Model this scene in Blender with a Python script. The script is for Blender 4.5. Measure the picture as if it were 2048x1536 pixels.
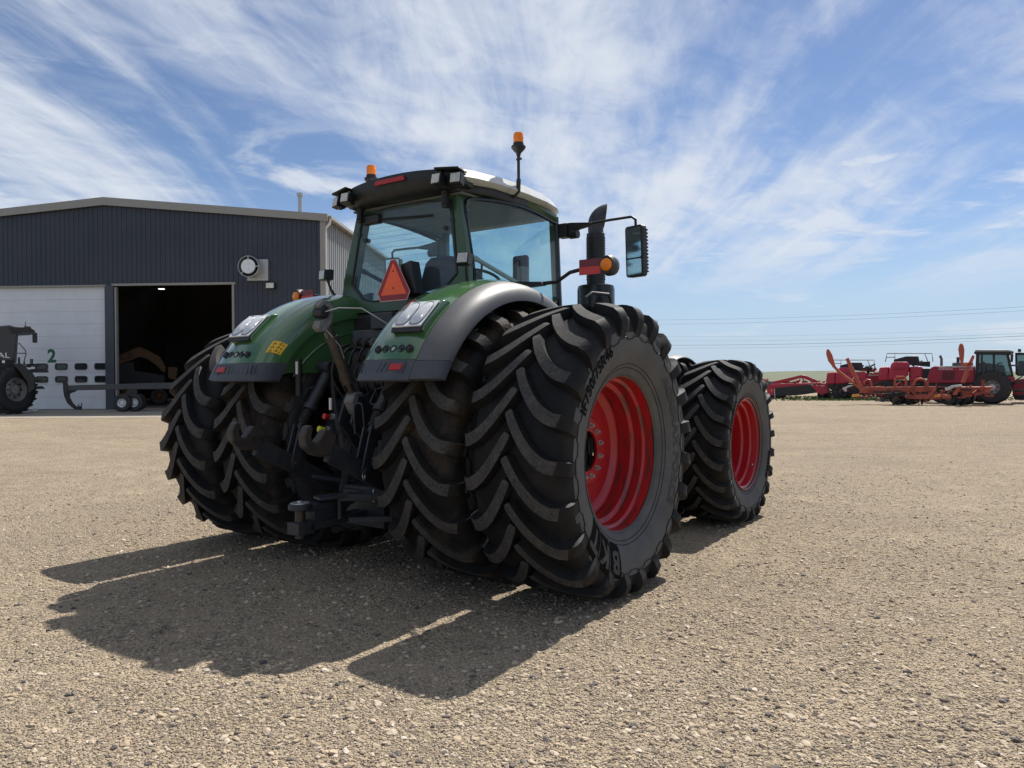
import bpy, math, random
from mathutils import Vector, Matrix, Euler, noise
random.seed(7)
R = math.radians
for o in list(bpy.data.objects): bpy.data.objects.remove(o)
scn = bpy.context.scene
COL = scn.collection
# ------------------------------------------------------------------ camera
FPX, PITCH, ROLL, HEAD = 1488.3, R(-.535), R(-.346), R(35.089)      # solved for a 2048 x 1536 frame
CAM = Vector((4.75, -5.085, 1.652))
FW = Vector((-math.sin(HEAD)*math.cos(PITCH), math.cos(HEAD)*math.cos(PITCH), math.sin(PITCH)))
R0 = Vector((math.cos(HEAD), math.sin(HEAD), 0)); U0 = R0.cross(FW)
RT = R0*math.cos(ROLL)+U0*math.sin(ROLL); UP = -R0*math.sin(ROLL)+U0*math.cos(ROLL)
cd = bpy.data.cameras.new('camera'); cam = bpy.data.objects.new('camera', cd); COL.objects.link(cam)
cd.sensor_width = 36; cd.lens = 36*FPX/2048; cd.clip_start = .1; cd.clip_end = 20000
M = Matrix((RT, UP, -FW)).transposed().to_4x4(); M.translation = CAM; cam.matrix_world = M
scn.camera = cam
# ------------------------------------------------------------------ sky and sun
SEED = (2.6, 7.9, 5.5)
SUN_EL, SUN_AZ = R(53), R(0)                    # azimuth from +Y (straight ahead of the tractor)
w = bpy.data.worlds.new('World'); scn.world = w; w.use_nodes = True
def world_sky():
    nt = w.node_tree; nt.nodes.clear(); N = nt.nodes.new; L = nt.links.new
    out = N('ShaderNodeOutputWorld'); bg = N('ShaderNodeBackground'); bg.inputs[1].default_value = .07
    sky = N('ShaderNodeTexSky'); sky.sky_type = 'NISHITA'; sky.sun_disc = False
    sky.sun_elevation = SUN_EL; sky.sun_rotation = SUN_AZ; sky.altitude = 700; sky.air_density = 1.0; sky.dust_density = .3; sky.ozone_density = 2.5
    tc = N('ShaderNodeTexCoord'); sep = N('ShaderNodeSeparateXYZ'); L(tc.outputs['Generated'], sep.inputs[0])
    def math_(op, a, b=None, c=None):
        n = N('ShaderNodeMath'); n.operation = op
        for i, q in enumerate((a, b, c)):
            if q is None: continue
            if isinstance(q, (int, float)): n.inputs[i].default_value = q
            else: L(q, n.inputs[i])
        return n.outputs[0]
    zz = math_('ADD', math_('MAXIMUM', sep.outputs[2], 0.0), .10)
    px = math_('DIVIDE', sep.outputs[0], zz); py = math_('DIVIDE', sep.outputs[1], zz)
    cmb = N('ShaderNodeCombineXYZ'); L(px, cmb.inputs[0]); L(py, cmb.inputs[1])
    def layer(loc, rot, scale, detail, rough, dist, nscale):
        m = N('ShaderNodeMapping'); m.vector_type = 'TEXTURE'; L(cmb.outputs[0], m.inputs[0]); m.inputs['Location'].default_value = loc
        m.inputs['Rotation'].default_value = (0, 0, rot); m.inputs['Scale'].default_value = scale
        n = N('ShaderNodeTexNoise'); L(m.outputs[0], n.inputs['Vector']); n.inputs['Scale'].default_value = nscale
        n.inputs['Detail'].default_value = detail; n.inputs['Roughness'].default_value = rough; n.inputs['Distortion'].default_value = dist
        return n.outputs[0]
    def ramp(v, a, b):
        n = N('ShaderNodeMapRange'); n.interpolation_type = 'SMOOTHSTEP'; L(v, n.inputs[0]); n.inputs[1].default_value = a; n.inputs[2].default_value = b
        return n.outputs[0]
    DIR = R(118)                                                               # the cirrus is combed along this bearing
    big = layer((SEED[0], SEED[1], 0), DIR, (1.7, .8, 1), 4, .5, .5, .8)          # broad veils
    streak = layer((SEED[2], 2.2, 0), DIR+R(8), (3.3, .75, 1), 8, .63, 1.0, 1.5)   # combed cirrus
    fine = layer((.2, 7.7, 0), DIR-R(30), (1.3, .8, 1), 5, .62, .8, 5.5)         # mackerel puffs
    cov = math_('ADD', math_('MULTIPLY', big, .62), math_('ADD', math_('MULTIPLY', streak, .36), math_('MULTIPLY', fine, .15)))
    c = math_('MULTIPLY', ramp(cov, .475, .70), .96)
    c = math_('MULTIPLY', c, ramp(sep.outputs[2], .07, .17))
    low = layer((3.0, 1.0, 0), 0, (2.6, 2.6, 1), 5, .58, .3, 1.5)
    lowm = math_('MULTIPLY', math_('MULTIPLY', ramp(low, .52, .64), math_('SUBTRACT', 1, ramp(sep.outputs[2], .08, .15))), .6)
    puff = layer((6.4, 3.3, 0), DIR, (1.2, 1.5, 1), 6, .6, .5, 2.3)
    band = math_('MULTIPLY', ramp(sep.outputs[2], .10, .17), math_('SUBTRACT', 1, ramp(sep.outputs[2], .24, .36)))
    pf = math_('MULTIPLY', math_('MULTIPLY', ramp(puff, .47, .66), band), .85)
    c = math_('MAXIMUM', math_('MAXIMUM', c, lowm), pf)
    tint = N('ShaderNodeMix'); tint.data_type = 'RGBA'; tint.blend_type = 'MULTIPLY'; tint.inputs[0].default_value = 1; L(sky.outputs[0], tint.inputs[6]); tint.inputs[7].default_value = (.96, .97, 1.05, 1)
    hz = N('ShaderNodeMix'); hz.data_type = 'RGBA'; L(math_('MULTIPLY', math_('SUBTRACT', 1, ramp(sep.outputs[2], -.02, .24)), .85), hz.inputs[0])
    L(tint.outputs[2], hz.inputs[6]); hz.inputs[7].default_value = (4.7, 6.2, 8.1, 1)        # pale blue air low down
    mix = N('ShaderNodeMix'); mix.data_type = 'RGBA'; L(c, mix.inputs[0])
    L(hz.outputs[2], mix.inputs[6])
    mix.inputs[7].default_value = (7.7, 8.2, 9.0, 1)
    L(mix.outputs[2], bg.inputs[0]); L(bg.outputs[0], out.inputs[0])
world_sky()
sd = bpy.data.lights.new('sun', 'SUN'); sun = bpy.data.objects.new('sun', sd); COL.objects.link(sun)
sd.energy = 5.0; sd.angle = R(.53); sd.color = (1, .95, .87)
sun.rotation_euler = Vector((-math.sin(SUN_AZ)*math.cos(SUN_EL), -math.cos(SUN_AZ)*math.cos(SUN_EL), -math.sin(SUN_EL))).to_track_quat('-Z', 'Y').to_euler()
vs = scn.view_settings; vs.view_transform = 'Standard'; vs.look = 'None'; vs.exposure = .46; vs.gamma = 1; vs.use_curve_mapping = False
scn.render.engine = 'CYCLES'; scn.render.resolution_x = 1024; scn.render.resolution_y = 768
scn.cycles.max_bounces = 6; scn.cycles.transparent_max_bounces = 16

# ------------------------------------------------------------------ pixel -> place helpers
def ray(u, v): return FW+RT*((u-1024)/FPX)+UP*((768-v)/FPX)
def on(u, v, x=None, y=None, z=None):
    d = ray(u, v)
    t = (x-CAM.x)/d.x if x is not None else (y-CAM.y)/d.y if y is not None else (z-CAM.z)/d.z
    return CAM+d*t

# ------------------------------------------------------------------ mesh builder
class MB:
    def __init__(s): s.v = []; s.f = []; s.m = []; s.cur = 0
    def add(s, vs, fs):
        b = len(s.v); s.v += [Vector(p) for p in vs]
        for f in fs: s.f.append([i+b for i in f]); s.m.append(s.cur)
        return s
    def box(s, c, d, rot=None):
        c = Vector(c); h = Vector(d)/2; rm = rot if rot is not None else Matrix.Identity(3)
        if isinstance(rm, (tuple, list)): rm = Euler(rm).to_matrix()
        vs = [c+rm@Vector((x*h.x, y*h.y, z*h.z)) for x in (-1, 1) for y in (-1, 1) for z in (-1, 1)]
        return s.add(vs, [(0,1,3,2),(4,6,7,5),(0,4,5,1),(2,3,7,6),(0,2,6,4),(1,5,7,3)])
    def bar(s, a, b, wd, ht, up=(0,0,1), taper=1):
        a = Vector(a); b = Vector(b); d = (b-a).normalized(); x = d.cross(Vector(up))
        if x.length < 1e-4: x = d.cross(Vector((0,1,0)))
        x.normalize(); y = x.cross(d)
        vs = [p+x*(i*wd/2*k)+y*(j*ht/2*k) for p, k in ((a,1),(b,taper)) for i, j in ((-1,-1),(1,-1),(1,1),(-1,1))]
        return s.add(vs, [(3,2,1,0),(4,5,6,7)]+[(i,(i+1)%4,(i+1)%4+4,i+4) for i in range(4)])
    def loft(s, rings, closed=True, caps=True):
        n = len(rings[0]); vs = [p for r in rings for p in r]; fs = []
        for k in range(len(rings)-1):
            for i in range(n if closed else n-1):
                j = (i+1) % n; fs.append((k*n+i, k*n+j, (k+1)*n+j, (k+1)*n+i))
        if caps and closed: fs += [list(range(n))[::-1], [(len(rings)-1)*n+i for i in range(n)]]
        return s.add(vs, fs)
    def cyl(s, a, b, r0, r1=None, n=16, caps=True):
        a = Vector(a); b = Vector(b); r1 = r0 if r1 is None else r1; d = (b-a).normalized()
        x = d.orthogonal().normalized(); y = d.cross(x)
        ring = lambda p, r: [p+x*(r*math.cos(6.28319*i/n))+y*(r*math.sin(6.28319*i/n)) for i in range(n)]
        return s.loft([ring(a, r0), ring(b, r1)], True, caps)
    def tube(s, pts, r, n=8, smooth=0):
        pts = [Vector(p) for p in pts]
        if smooth:
            q = []
            for i in range(len(pts)-1):
                p0 = pts[max(i-1,0)]; p1 = pts[i]; p2 = pts[i+1]; p3 = pts[min(i+2,len(pts)-1)]
                for k in range(smooth):
                    t = k/smooth
                    q.append(.5*((2*p1)+(p2-p0)*t+(2*p0-5*p1+4*p2-p3)*t*t+(3*p1-p0-3*p2+p3)*t**3))
            pts = q+[pts[-1]]
        x = (pts[1]-pts[0]).normalized().orthogonal().normalized(); rings = []
        for i, p in enumerate(pts):
            d = (pts[min(i+1,len(pts)-1)]-pts[max(i-1,0)]).normalized()
            x = (x-d*x.dot(d)).normalized(); y = d.cross(x); rr = r[i] if isinstance(r, (list, tuple)) else r
            rings.append([p+x*(rr*math.cos(6.28319*k/n))+y*(rr*math.sin(6.28319*k/n)) for k in range(n)])
        return s.loft(rings)
    def lathe(s, prof, c=(0,0,0), axis=(1,0,0), n=64, closed=False):
        c = Vector(c); ax = Vector(axis).normalized(); x = ax.orthogonal().normalized()
        if abs(ax.x) > .99: x = Vector((0,1,0))
        y = ax.cross(x); k = len(prof); vs = []
        for i in range(n):
            t = 6.2831853*i/n; e = x*math.cos(t)+y*math.sin(t)
            vs += [c+ax*p[0]+e*p[1] for p in prof]
        fs = []
        for i in range(n):
            j = (i+1) % n
            for q in range(k-1 if not closed else k): q2 = (q+1) % k; fs.append((i*k+q, i*k+q2, j*k+q2, j*k+q))
        return s.add(vs, fs)
    def prism(s, poly, fn, t0, t1):
        n = len(poly); vs = [fn(a, b, t0) for a, b in poly]+[fn(a, b, t1) for a, b in poly]
        return s.add(vs, [list(range(n))[::-1], [n+i for i in range(n)]]+[(i,(i+1)%n,n+(i+1)%n,n+i) for i in range(n)])
    def ring(s, outer, inner, fn, t0, t1):
        n = len(outer); vs = [fn(a,b,t) for t in (t0,t1) for q in (outer,inner) for a,b in q]; fs = []
        for i in range(n):
            j = (i+1) % n
            fs += [(i,j,n+j,n+i),(2*n+j,2*n+i,3*n+i,3*n+j),(j,i,2*n+i,2*n+j),(n+i,n+j,3*n+j,3*n+i)]
        return s.add(vs, fs)
    def mirror(s): return s.mx(lambda p: Vector((-p.x, p.y, p.z)), True)
    def mx(s, fn, flip=False):
        s.v = [fn(p) for p in s.v]
        if flip: s.f = [f[::-1] for f in s.f]
        return s
    def mesh(s, name, mats, ang=35):
        me = bpy.data.meshes.new(name); me.from_pydata([tuple(p) for p in s.v], [], s.f); 
        for m_ in (mats if isinstance(mats, (list, tuple)) else [mats]): me.materials.append(m_)
        if any(s.m): me.polygons.foreach_set('material_index', s.m)
        import bmesh
        b = bmesh.new(); b.from_mesh(me); bmesh.ops.recalc_face_normals(b, faces=b.faces); b.to_mesh(me); b.free()
        me.shade_smooth(); me.set_sharp_from_angle(angle=R(ang)); me.update(); return me
    def build(s, name, mats, parent=None, bevel=0, ang=35, loc=None):
        o = bpy.data.objects.new(name, s.mesh(name, mats, ang)); COL.objects.link(o)
        if parent: o.parent = parent
        if loc is not None: o.location = loc
        if bevel:
            b = o.modifiers.new('bevel', 'BEVEL'); b.width = bevel; b.segments = 2; b.limit_method = 'ANGLE'; b.angle_limit = R(40); b.harden_normals = True
        return o
def empty(name, loc=(0,0,0), rz=0, parent=None):
    o = bpy.data.objects.new(name, None); COL.objects.link(o); o.location = loc; o.rotation_euler = (0,0,rz); o.empty_display_size = .2
    if parent: o.parent = parent
    return o
def tag(o, label, cat, group=None):
    o['label'] = label; o['category'] = cat
    if group: o['group'] = group
    return o
def kind(o, k, label=None):
    o['kind'] = k
    if label: o['label'] = label
    return o
def rect(x0, x1, y0, y1, r=0, n=4):
    if not r: return [(x0,y0),(x1,y0),(x1,y1),(x0,y1)]
    q = []
    for cx, cy, a in ((x1-r,y0+r,-90),(x1-r,y1-r,0),(x0+r,y1-r,90),(x0+r,y0+r,180)):
        q += [(cx+r*math.cos(R(a+90*i/n)), cy+r*math.sin(R(a+90*i/n))) for i in range(n+1)]
    return q
XZ = lambda y0=0: (lambda a, b, t: Vector((a, y0+t, b)))
YZ = lambda x0=0: (lambda a, b, t: Vector((x0+t, a, b)))
XY = lambda z0=0: (lambda a, b, t: Vector((a, b, z0+t)))

# ------------------------------------------------------------------ materials
MATS = {}
def mat(name, col, rough=.5, metal=0, var=.12, vscale=6, bump=0, bscale=40, dirt=None, dirt_amt=.5, dscale=3, spec=.5, coat=0):
    if name in MATS: return MATS[name]
    m = bpy.data.materials.new(name); m.use_nodes = True; nt = m.node_tree; N = nt.nodes.new; L = nt.links.new
    b = nt.nodes['Principled BSDF']; b.inputs['Roughness'].default_value = rough; b.inputs['Metallic'].default_value = metal
    b.inputs['Specular IOR Level'].default_value = spec
    if coat: b.inputs['Coat Weight'].default_value = coat; b.inputs['Coat Roughness'].default_value = .06
    tc = N('ShaderNodeTexCoord'); n = N('ShaderNodeTexNoise'); n.inputs['Scale'].default_value = vscale; n.inputs['Detail'].default_value = 5
    L(tc.outputs['Object'], n.inputs['Vector'])
    mr = N('ShaderNodeMapRange'); L(n.outputs[0], mr.inputs[0]); mr.inputs[1].default_value = .25; mr.inputs[2].default_value = .75
    mr.inputs[3].default_value = 1-var; mr.inputs[4].default_value = 1+var
    hs = N('ShaderNodeMix'); hs.data_type = 'RGBA'; hs.blend_type = 'MULTIPLY'; hs.inputs[0].default_value = 1
    hs.inputs[6].default_value = (*col, 1); L(mr.outputs[0], hs.inputs[7]); c = hs.outputs[2]
    rr = N('ShaderNodeMapRange'); L(n.outputs[0], rr.inputs[0]); rr.inputs[3].default_value = max(rough-.08, .02); rr.inputs[4].default_value = min(rough+.08, 1); L(rr.outputs[0], b.inputs['Roughness'])
    if dirt:
        d = N('ShaderNodeTexNoise'); d.inputs['Scale'].default_value = dscale; d.inputs['Detail'].default_value = 9; d.inputs['Roughness'].default_value = .68; L(tc.outputs['Object'], d.inputs['Vector'])
        dr = N('ShaderNodeMapRange'); L(d.outputs[0], dr.inputs[0]); dr.inputs[1].default_value = .48; dr.inputs[2].default_value = .68; dr.inputs[4].default_value = dirt_amt
        mx = N('ShaderNodeMix'); mx.data_type = 'RGBA'; L(dr.outputs[0], mx.inputs[0]); L(c, mx.inputs[6]); mx.inputs[7].default_value = (*dirt, 1); c = mx.outputs[2]
    L(c, b.inputs['Base Color'])
    if bump:
        n2 = N('ShaderNodeTexNoise'); n2.inputs['Scale'].default_value = bscale; n2.inputs['Detail'].default_value = 6; L(tc.outputs['Object'], n2.inputs['Vector'])
        bp = N('ShaderNodeBump'); bp.inputs['Strength'].default_value = bump; bp.inputs['Distance'].default_value = .01; L(n2.outputs[0], bp.inputs['Height']); L(bp.outputs[0], b.inputs['Normal'])
    MATS[name] = m; return m
def glass(name, tint, gloss=.08, rough=.0):
    m = bpy.data.materials.new(name); m.use_nodes = True; nt = m.node_tree; N = nt.nodes.new; L = nt.links.new; nt.nodes.clear()
    out = N('ShaderNodeOutputMaterial'); tr = N('ShaderNodeBsdfTransparent'); tr.inputs[0].default_value = (*tint, 1)
    gl = N('ShaderNodeBsdfGlossy'); gl.inputs['Roughness'].default_value = rough; fr = N('ShaderNodeLayerWeight'); fr.inputs[0].default_value = .5; pw = N('ShaderNodeMath'); pw.operation = 'POWER'; L(fr.outputs['Facing'], pw.inputs[0]); pw.inputs[1].default_value = 4
    di = N('ShaderNodeBsdfDiffuse'); di.inputs[0].default_value = (.5, .5, .48, 1); m2 = N('ShaderNodeMixShader'); m2.inputs[0].default_value = .04   # dust film
    L(tr.outputs[0], m2.inputs[1]); L(di.outputs[0], m2.inputs[2])
    ad = N('ShaderNodeMath'); ad.operation = 'ADD'; ad.operation = 'MULTIPLY_ADD'; ad.inputs[1].default_value = .8; ad.inputs[2].default_value = gloss*.5; L(pw.outputs[0], ad.inputs[0])
    mx = N('ShaderNodeMixShader'); L(ad.outputs[0], mx.inputs[0]); L(m2.outputs[0], mx.inputs[1]); L(gl.outputs[0], mx.inputs[2]); L(mx.outputs[0], out.inputs[0]); return m
def emis(name, col, s):
    m = bpy.data.materials.new(name); m.use_nodes = True; b = m.node_tree.nodes['Principled BSDF']; b.inputs['Emission Color'].default_value = (*col,1); b.inputs['Emission Strength'].default_value = s; return m
DUST = (.21, .165, .115)
GREEN = mat('green_paint', (.052, .135, .046), .22, 0, .05, 2, dirt=(.10,.12,.07), dirt_amt=.22, dscale=5, coat=1)
FRAMEG = mat('cab_green', (.030, .075, .026), .33, 0, .06, 3, dirt=(.09,.10,.06), dirt_amt=.25, coat=.2)
FLARE = mat('flare_grey', (.085, .085, .09), .46, .1, .05, 3, dirt=(.17,.15,.13), dirt_amt=.3)
TRIM = mat('trim_plastic', (.052, .057, .068), .55, 0, .1, 8, bump=.05, bscale=220, dirt=(.10,.09,.08), dirt_amt=.3)
BLACK = mat('black_plastic', (.012, .012, .013), .5, 0, .2, 10, dirt=(.05,.045,.04), dirt_amt=.35, dscale=6)
BLACKG = mat('black_gloss', (.008, .008, .009), .22, 0, .1)
IRON = mat('hitch_iron', (.030, .034, .043), .5, .25, .25, 9, bump=.15, bscale=90, dirt=(.075,.062,.05), dirt_amt=.55, dscale=7)
HOOK = mat('hook_steel', (.045,.040,.036), .5, .3, .4, 12, bump=.25, bscale=60, dirt=(.06,.038,.026), dirt_amt=.7, dscale=9)
RUSTY = mat('worn_steel', (.075, .064, .054), .5, .5, .35, 12, bump=.25, bscale=60, dirt=(.065,.04,.026), dirt_amt=.8, dscale=9)
GREASE = mat('cast_grey', (.20, .195, .185), .6, .2, .35, 16, bump=.3, bscale=50, dirt=(.05,.045,.04), dirt_amt=.8, dscale=14)
STEEL = mat('bright_steel', (.5, .5, .5), .3, .9, .15, 10)
SILVER = mat('pale_steel', (.45, .45, .44), .4, .6, .15, 10)
RUBBER = mat('tyre_rubber', (.0125, .0125, .0135), .6, 0, .2, 4, bump=.12, bscale=120, dirt=(.050,.042,.033), dirt_amt=.35, dscale=4, spec=.16)
RUBBERM = mat('muddy_rubber', (.015, .0145, .014), .7, 0, .25, 5, bump=.3, bscale=60, dirt=(.10,.068,.040), dirt_amt=.7, dscale=2.2, spec=.15)
LUGTOP = mat('lug_worn_rubber', (.050, .048, .046), .8, 0, .5, 60, bump=.35, bscale=150, dirt=(.12,.10,.08), dirt_amt=.45, dscale=12, spec=.25)
SIDEW = mat('sidewall_dust', (.072, .071, .070), .68, 0, .25, 3, bump=.06, bscale=200, dirt=(.12,.113,.10), dirt_amt=.5, dscale=3)
REDD = mat('rim_red_shaded_muddy', (.045,.010,.009), .8, 0, .3, 4, dirt=(.05,.038,.028), dirt_amt=.9, dscale=3)  # inner rims: shade between the duals put into the dark red, plus mud
LETTER = mat('tyre_letter', (.006, .006, .006), .9, spec=.08)
LETTERG = mat('tyre_letter_grey', (.065, .065, .065), .8, spec=.2)
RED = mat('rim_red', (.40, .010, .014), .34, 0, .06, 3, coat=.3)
def rim_wear():
    m = mat('rim_red_worn', (.40, .010, .014), .36, 0, .08, 3, coat=.2); nt = m.node_tree; N = nt.nodes.new; L = nt.links.new; b = nt.nodes['Principled BSDF']
    old = b.inputs['Base Color'].links[0].from_socket
    tc = N('ShaderNodeTexCoord'); sp = N('ShaderNodeSeparateXYZ'); L(tc.outputs['Object'], sp.inputs[0])
    at = N('ShaderNodeMath'); at.operation = 'ARCTAN2'; L(sp.outputs[2], at.inputs[0]); L(sp.outputs[1], at.inputs[1])
    cb = N('ShaderNodeCombineXYZ'); L(at.outputs[0], cb.inputs[0]); L(sp.outputs[0], cb.inputs[1])
    mp = N('ShaderNodeMapping'); L(cb.outputs[0], mp.inputs[0]); mp.inputs['Scale'].default_value = (1.6, 24, 1)
    n = N('ShaderNodeTexNoise'); L(mp.outputs[0], n.inputs['Vector']); n.inputs['Scale'].default_value = 1.2; n.inputs['Detail'].default_value = 6; n.inputs['Roughness'].default_value = .6
    mr = N('ShaderNodeMapRange'); L(n.outputs[0], mr.inputs[0]); mr.inputs[1].default_value = .50; mr.inputs[2].default_value = .58; mr.inputs[4].default_value = .85
    mx = N('ShaderNodeMix'); mx.data_type = 'RGBA'; L(mr.outputs[0], mx.inputs[0]); L(old, mx.inputs[6]); mx.inputs[7].default_value = (.075,.032,.022,1); L(mx.outputs[2], b.inputs['Base Color']); return m
REDW = rim_wear()
WHITE = mat('roof_white', (.62, .62, .60), .28, 0, .06, 4, dirt=(.42,.41,.37), dirt_amt=.4, coat=.3)
GLASS = glass('cab_glass', (.76, .90, .91)); GLASSR = glass('rear_glass', (.74, .86, .89))
LENS = mat('clear_lens', (.92, .93, .94), .10, .05, .05, 4)
def lens_grid(m):
    nt = m.node_tree; N = nt.nodes.new; L = nt.links.new; b = nt.nodes['Principled BSDF']; old = b.inputs['Base Color'].links[0].from_socket
    tc = N('ShaderNodeTexCoord'); sp = N('ShaderNodeSeparateXYZ'); L(tc.outputs['Object'], sp.inputs[0]); cb = N('ShaderNodeCombineXYZ'); L(sp.outputs[0], cb.inputs[0]); L(sp.outputs[2], cb.inputs[1])
    br = N('ShaderNodeTexBrick'); L(cb.outputs[0], br.inputs['Vector']); br.inputs['Scale'].default_value = 48; br.inputs['Mortar Size'].default_value = .05; br.offset = 0; br.inputs['Color1'].default_value = (1,1,1,1); br.inputs['Color2'].default_value = (.82,.83,.85,1); br.inputs['Mortar'].default_value = (.45,.46,.48,1)
    mx = N('ShaderNodeMix'); mx.data_type = 'RGBA'; mx.blend_type = 'MULTIPLY'; mx.inputs[0].default_value = 1; L(old, mx.inputs[6]); L(br.outputs[0], mx.inputs[7]); L(mx.outputs[2], b.inputs['Base Color'])
    bp = N('ShaderNodeBump'); bp.inputs['Strength'].default_value = .5; bp.inputs['Distance'].default_value = .003; L(br.outputs[0], bp.inputs['Height']); L(bp.outputs[0], b.inputs['Normal'])
lens_grid(LENS)
LED = mat('lamp_lens', (.55, .54, .50), .15, .2, .2, 40, bump=.4, bscale=40)
ORANGE = mat('amber_lens', (.95, .24, .01), .16, 0, .1, 30, bump=.3, bscale=60)
REFL = mat('red_reflector', (.42, .008, .008), .25, 0, .15, 40, bump=.2, bscale=300)
SMVO = mat('sign_orange', (1.0, .13, .035), .5, 0, .04, 5); SMVR = mat('sign_red', (.30, .010, .018), .4, 0, .08, 20)
WHITEP = mat('white_plastic', (.7,.7,.68), .4); YEL = mat('yellow_decal', (.85,.50,.02), .45, 0, .04, 5); YEL2 = mat('yellow_plug', (.55,.58,.02), .4)
SEAT = mat('seat_fabric', (.035,.04,.045), .9, 0, .2, 20); LINER = mat('cab_liner', (.16,.16,.15), .9, 0, .1, 5)
MIRR = mat('mirror_face', (.85,.87,.88), .02, 1, .01)

# ------------------------------------------------------------------ ground
def ground_material():
    m = bpy.data.materials.new('gravel_ground'); m.use_nodes = True; nt = m.node_tree; N = nt.nodes.new; L = nt.links.new; b = nt.nodes['Principled BSDF']
    b.inputs['Roughness'].default_value = .95; b.inputs['Specular IOR Level'].default_value = .15
    tc = N('ShaderNodeTexCoord'); P = tc.outputs['Object']
    def nz(sc, det=6, ro=.6):
        n = N('ShaderNodeTexNoise'); L(P, n.inputs['Vector']); n.inputs['Scale'].default_value = sc; n.inputs['Detail'].default_value = det; n.inputs['Roughness'].default_value = ro; return n.outputs[0]
    def vo(sc, feat='F1', out=0):
        v = N('ShaderNodeTexVoronoi'); L(P, v.inputs['Vector']); v.inputs['Scale'].default_value = sc; v.feature = feat; return v
    def mix(f, a, c, mode='MIX'):
        x = N('ShaderNodeMix'); x.data_type = 'RGBA'; x.blend_type = mode
        for i, q in ((0,f),(6,a),(7,c)):
            if isinstance(q, (int,float)): x.inputs[i].default_value = q
            elif isinstance(q, tuple): x.inputs[i].default_value = (*q,1)
            else: L(q, x.inputs[i])
        return x.outputs[2]
    def mr(v, a, c, lo=0, hi=1):
        x = N('ShaderNodeMapRange'); L(v, x.inputs[0]); x.inputs[1].default_value = a; x.inputs[2].default_value = c; x.inputs[3].default_value = lo; x.inputs[4].default_value = hi; return x.outputs[0]
    base = mix(mr(nz(.55,5), .35, .65), (.385,.303,.212), (.315,.250,.182))
    base = mix(mr(nz(.12,4), .4, .65, 0, .6), base, (.405,.325,.232))
    mp = N('ShaderNodeMapping'); mp.vector_type = 'TEXTURE'; L(P, mp.inputs[0]); mp.inputs['Rotation'].default_value = (0,0,HEAD-R(6)); mp.inputs['Scale'].default_value = (9, 1, 1)
    ln_ = N('ShaderNodeTexNoise'); L(mp.outputs[0], ln_.inputs['Vector']); ln_.inputs['Scale'].default_value = .75; ln_.inputs['Detail'].default_value = 4; ln_.inputs['Distortion'].default_value = .6
    base = mix(mr(ln_.outputs[0], .40, .62), base, mix(mr(nz(.35,4), .4, .6), (.265,.212,.160), (.425,.338,.240)))
    # compacted wheel lanes sweeping across the yard
    for cx, cy, rr in ((-10,60,56.0),(-10,60,58.3),(30,-60,62.0),(30,-60,64.2),(-60,-8,52.5),(-60,-8,54.7)):
        dv = N('ShaderNodeVectorMath'); dv.operation = 'DISTANCE'; L(P, dv.inputs[0]); dv.inputs[1].default_value = (cx, cy, 0)
        sb = N('ShaderNodeMath'); sb.operation = 'SUBTRACT'; L(dv.outputs['Value'], sb.inputs[0]); sb.inputs[1].default_value = rr
        ab = N('ShaderNodeMath'); ab.operation = 'ABSOLUTE'; L(sb.outputs[0], ab.inputs[0])
        ml = N('ShaderNodeMath'); ml.operation = 'MULTIPLY'; L(mr(ab.outputs[0], .5, .2, 0, 1), ml.inputs[0]); L(mr(nz(.5,5), .38, .58, .05, .75), ml.inputs[1])
        base = mix(ml.outputs[0], base, (.45,.362,.260))
    v1 = vo(55); v2 = vo(120); v3 = vo(22)
    cr = N('ShaderNodeValToRGB'); sepc = N('ShaderNodeSeparateColor'); L(v1.outputs['Color'], sepc.inputs[0]); L(sepc.outputs[0], cr.inputs[0])
    e = cr.color_ramp.elements; e[0].color = (.11,.095,.08,1); e[1].color = (.46,.39,.29,1)
    for p_, c_ in ((.25,(.22,.18,.13,1)),(.55,(.32,.26,.175,1)),(.8,(.38,.31,.22,1))): q = e.new(p_); q.color = c_
    col = mix(mr(nz(2.2,5), .38, .6, .25, .8), base, cr.outputs[0])
    s2 = N('ShaderNodeSeparateColor'); L(v2.outputs['Color'], s2.inputs[0]); col = mix(1.0, col, mr(s2.outputs[1], 0, 1, .72, 1.28), 'MULTIPLY')
    s3 = N('ShaderNodeSeparateColor'); L(v3.outputs['Color'], s3.inputs[0])
    col = mix(mr(s3.outputs[2], .93, .97, 0, .5), col, (.13,.11,.095))
    L(col, b.inputs['Base Color'])
    def ad(a, c, k):
        x = N('ShaderNodeMath'); x.operation = 'MULTIPLY_ADD'; L(c, x.inputs[0]); x.inputs[1].default_value = k; L(a, x.inputs[2]); return x.outputs[0]
    h = N('ShaderNodeMath'); h.operation = 'MULTIPLY'; L(v1.outputs['Distance'], h.inputs[0]); h.inputs[1].default_value = -1.0; hh = h.outputs[0]
    hh = ad(hh, v2.outputs['Distance'], -.5); hh = ad(hh, nz(9,8,.7), 1.2); hh = ad(hh, v3.outputs['Distance'], -.8)
    bp = N('ShaderNodeBump'); bp.inputs['Strength'].default_value = .9; bp.inputs['Distance'].default_value = .022; L(hh, bp.inputs['Height']); L(bp.outputs[0], b.inputs['Normal'])
    return m
GROUND = ground_material()
g = MB().add([(-70,-30,0),(80,-30,0),(80,75,0),(-70,75,0)], [(0,1,2,3)])
kind(g.build('gravel_yard', GROUND), 'structure')
GRASSM = mat('prairie_grass', (.075,.095,.038), .95, 0, .45, .08, bump=.6, bscale=1.5, dirt=(.13,.115,.06), dirt_amt=.8, dscale=.03)
g = MB().add([(-6000,-6000,-.06),(6000,-6000,-.06),(6000,6000,-.06),(-6000,6000,-.06)], [(0,1,2,3)])
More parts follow.
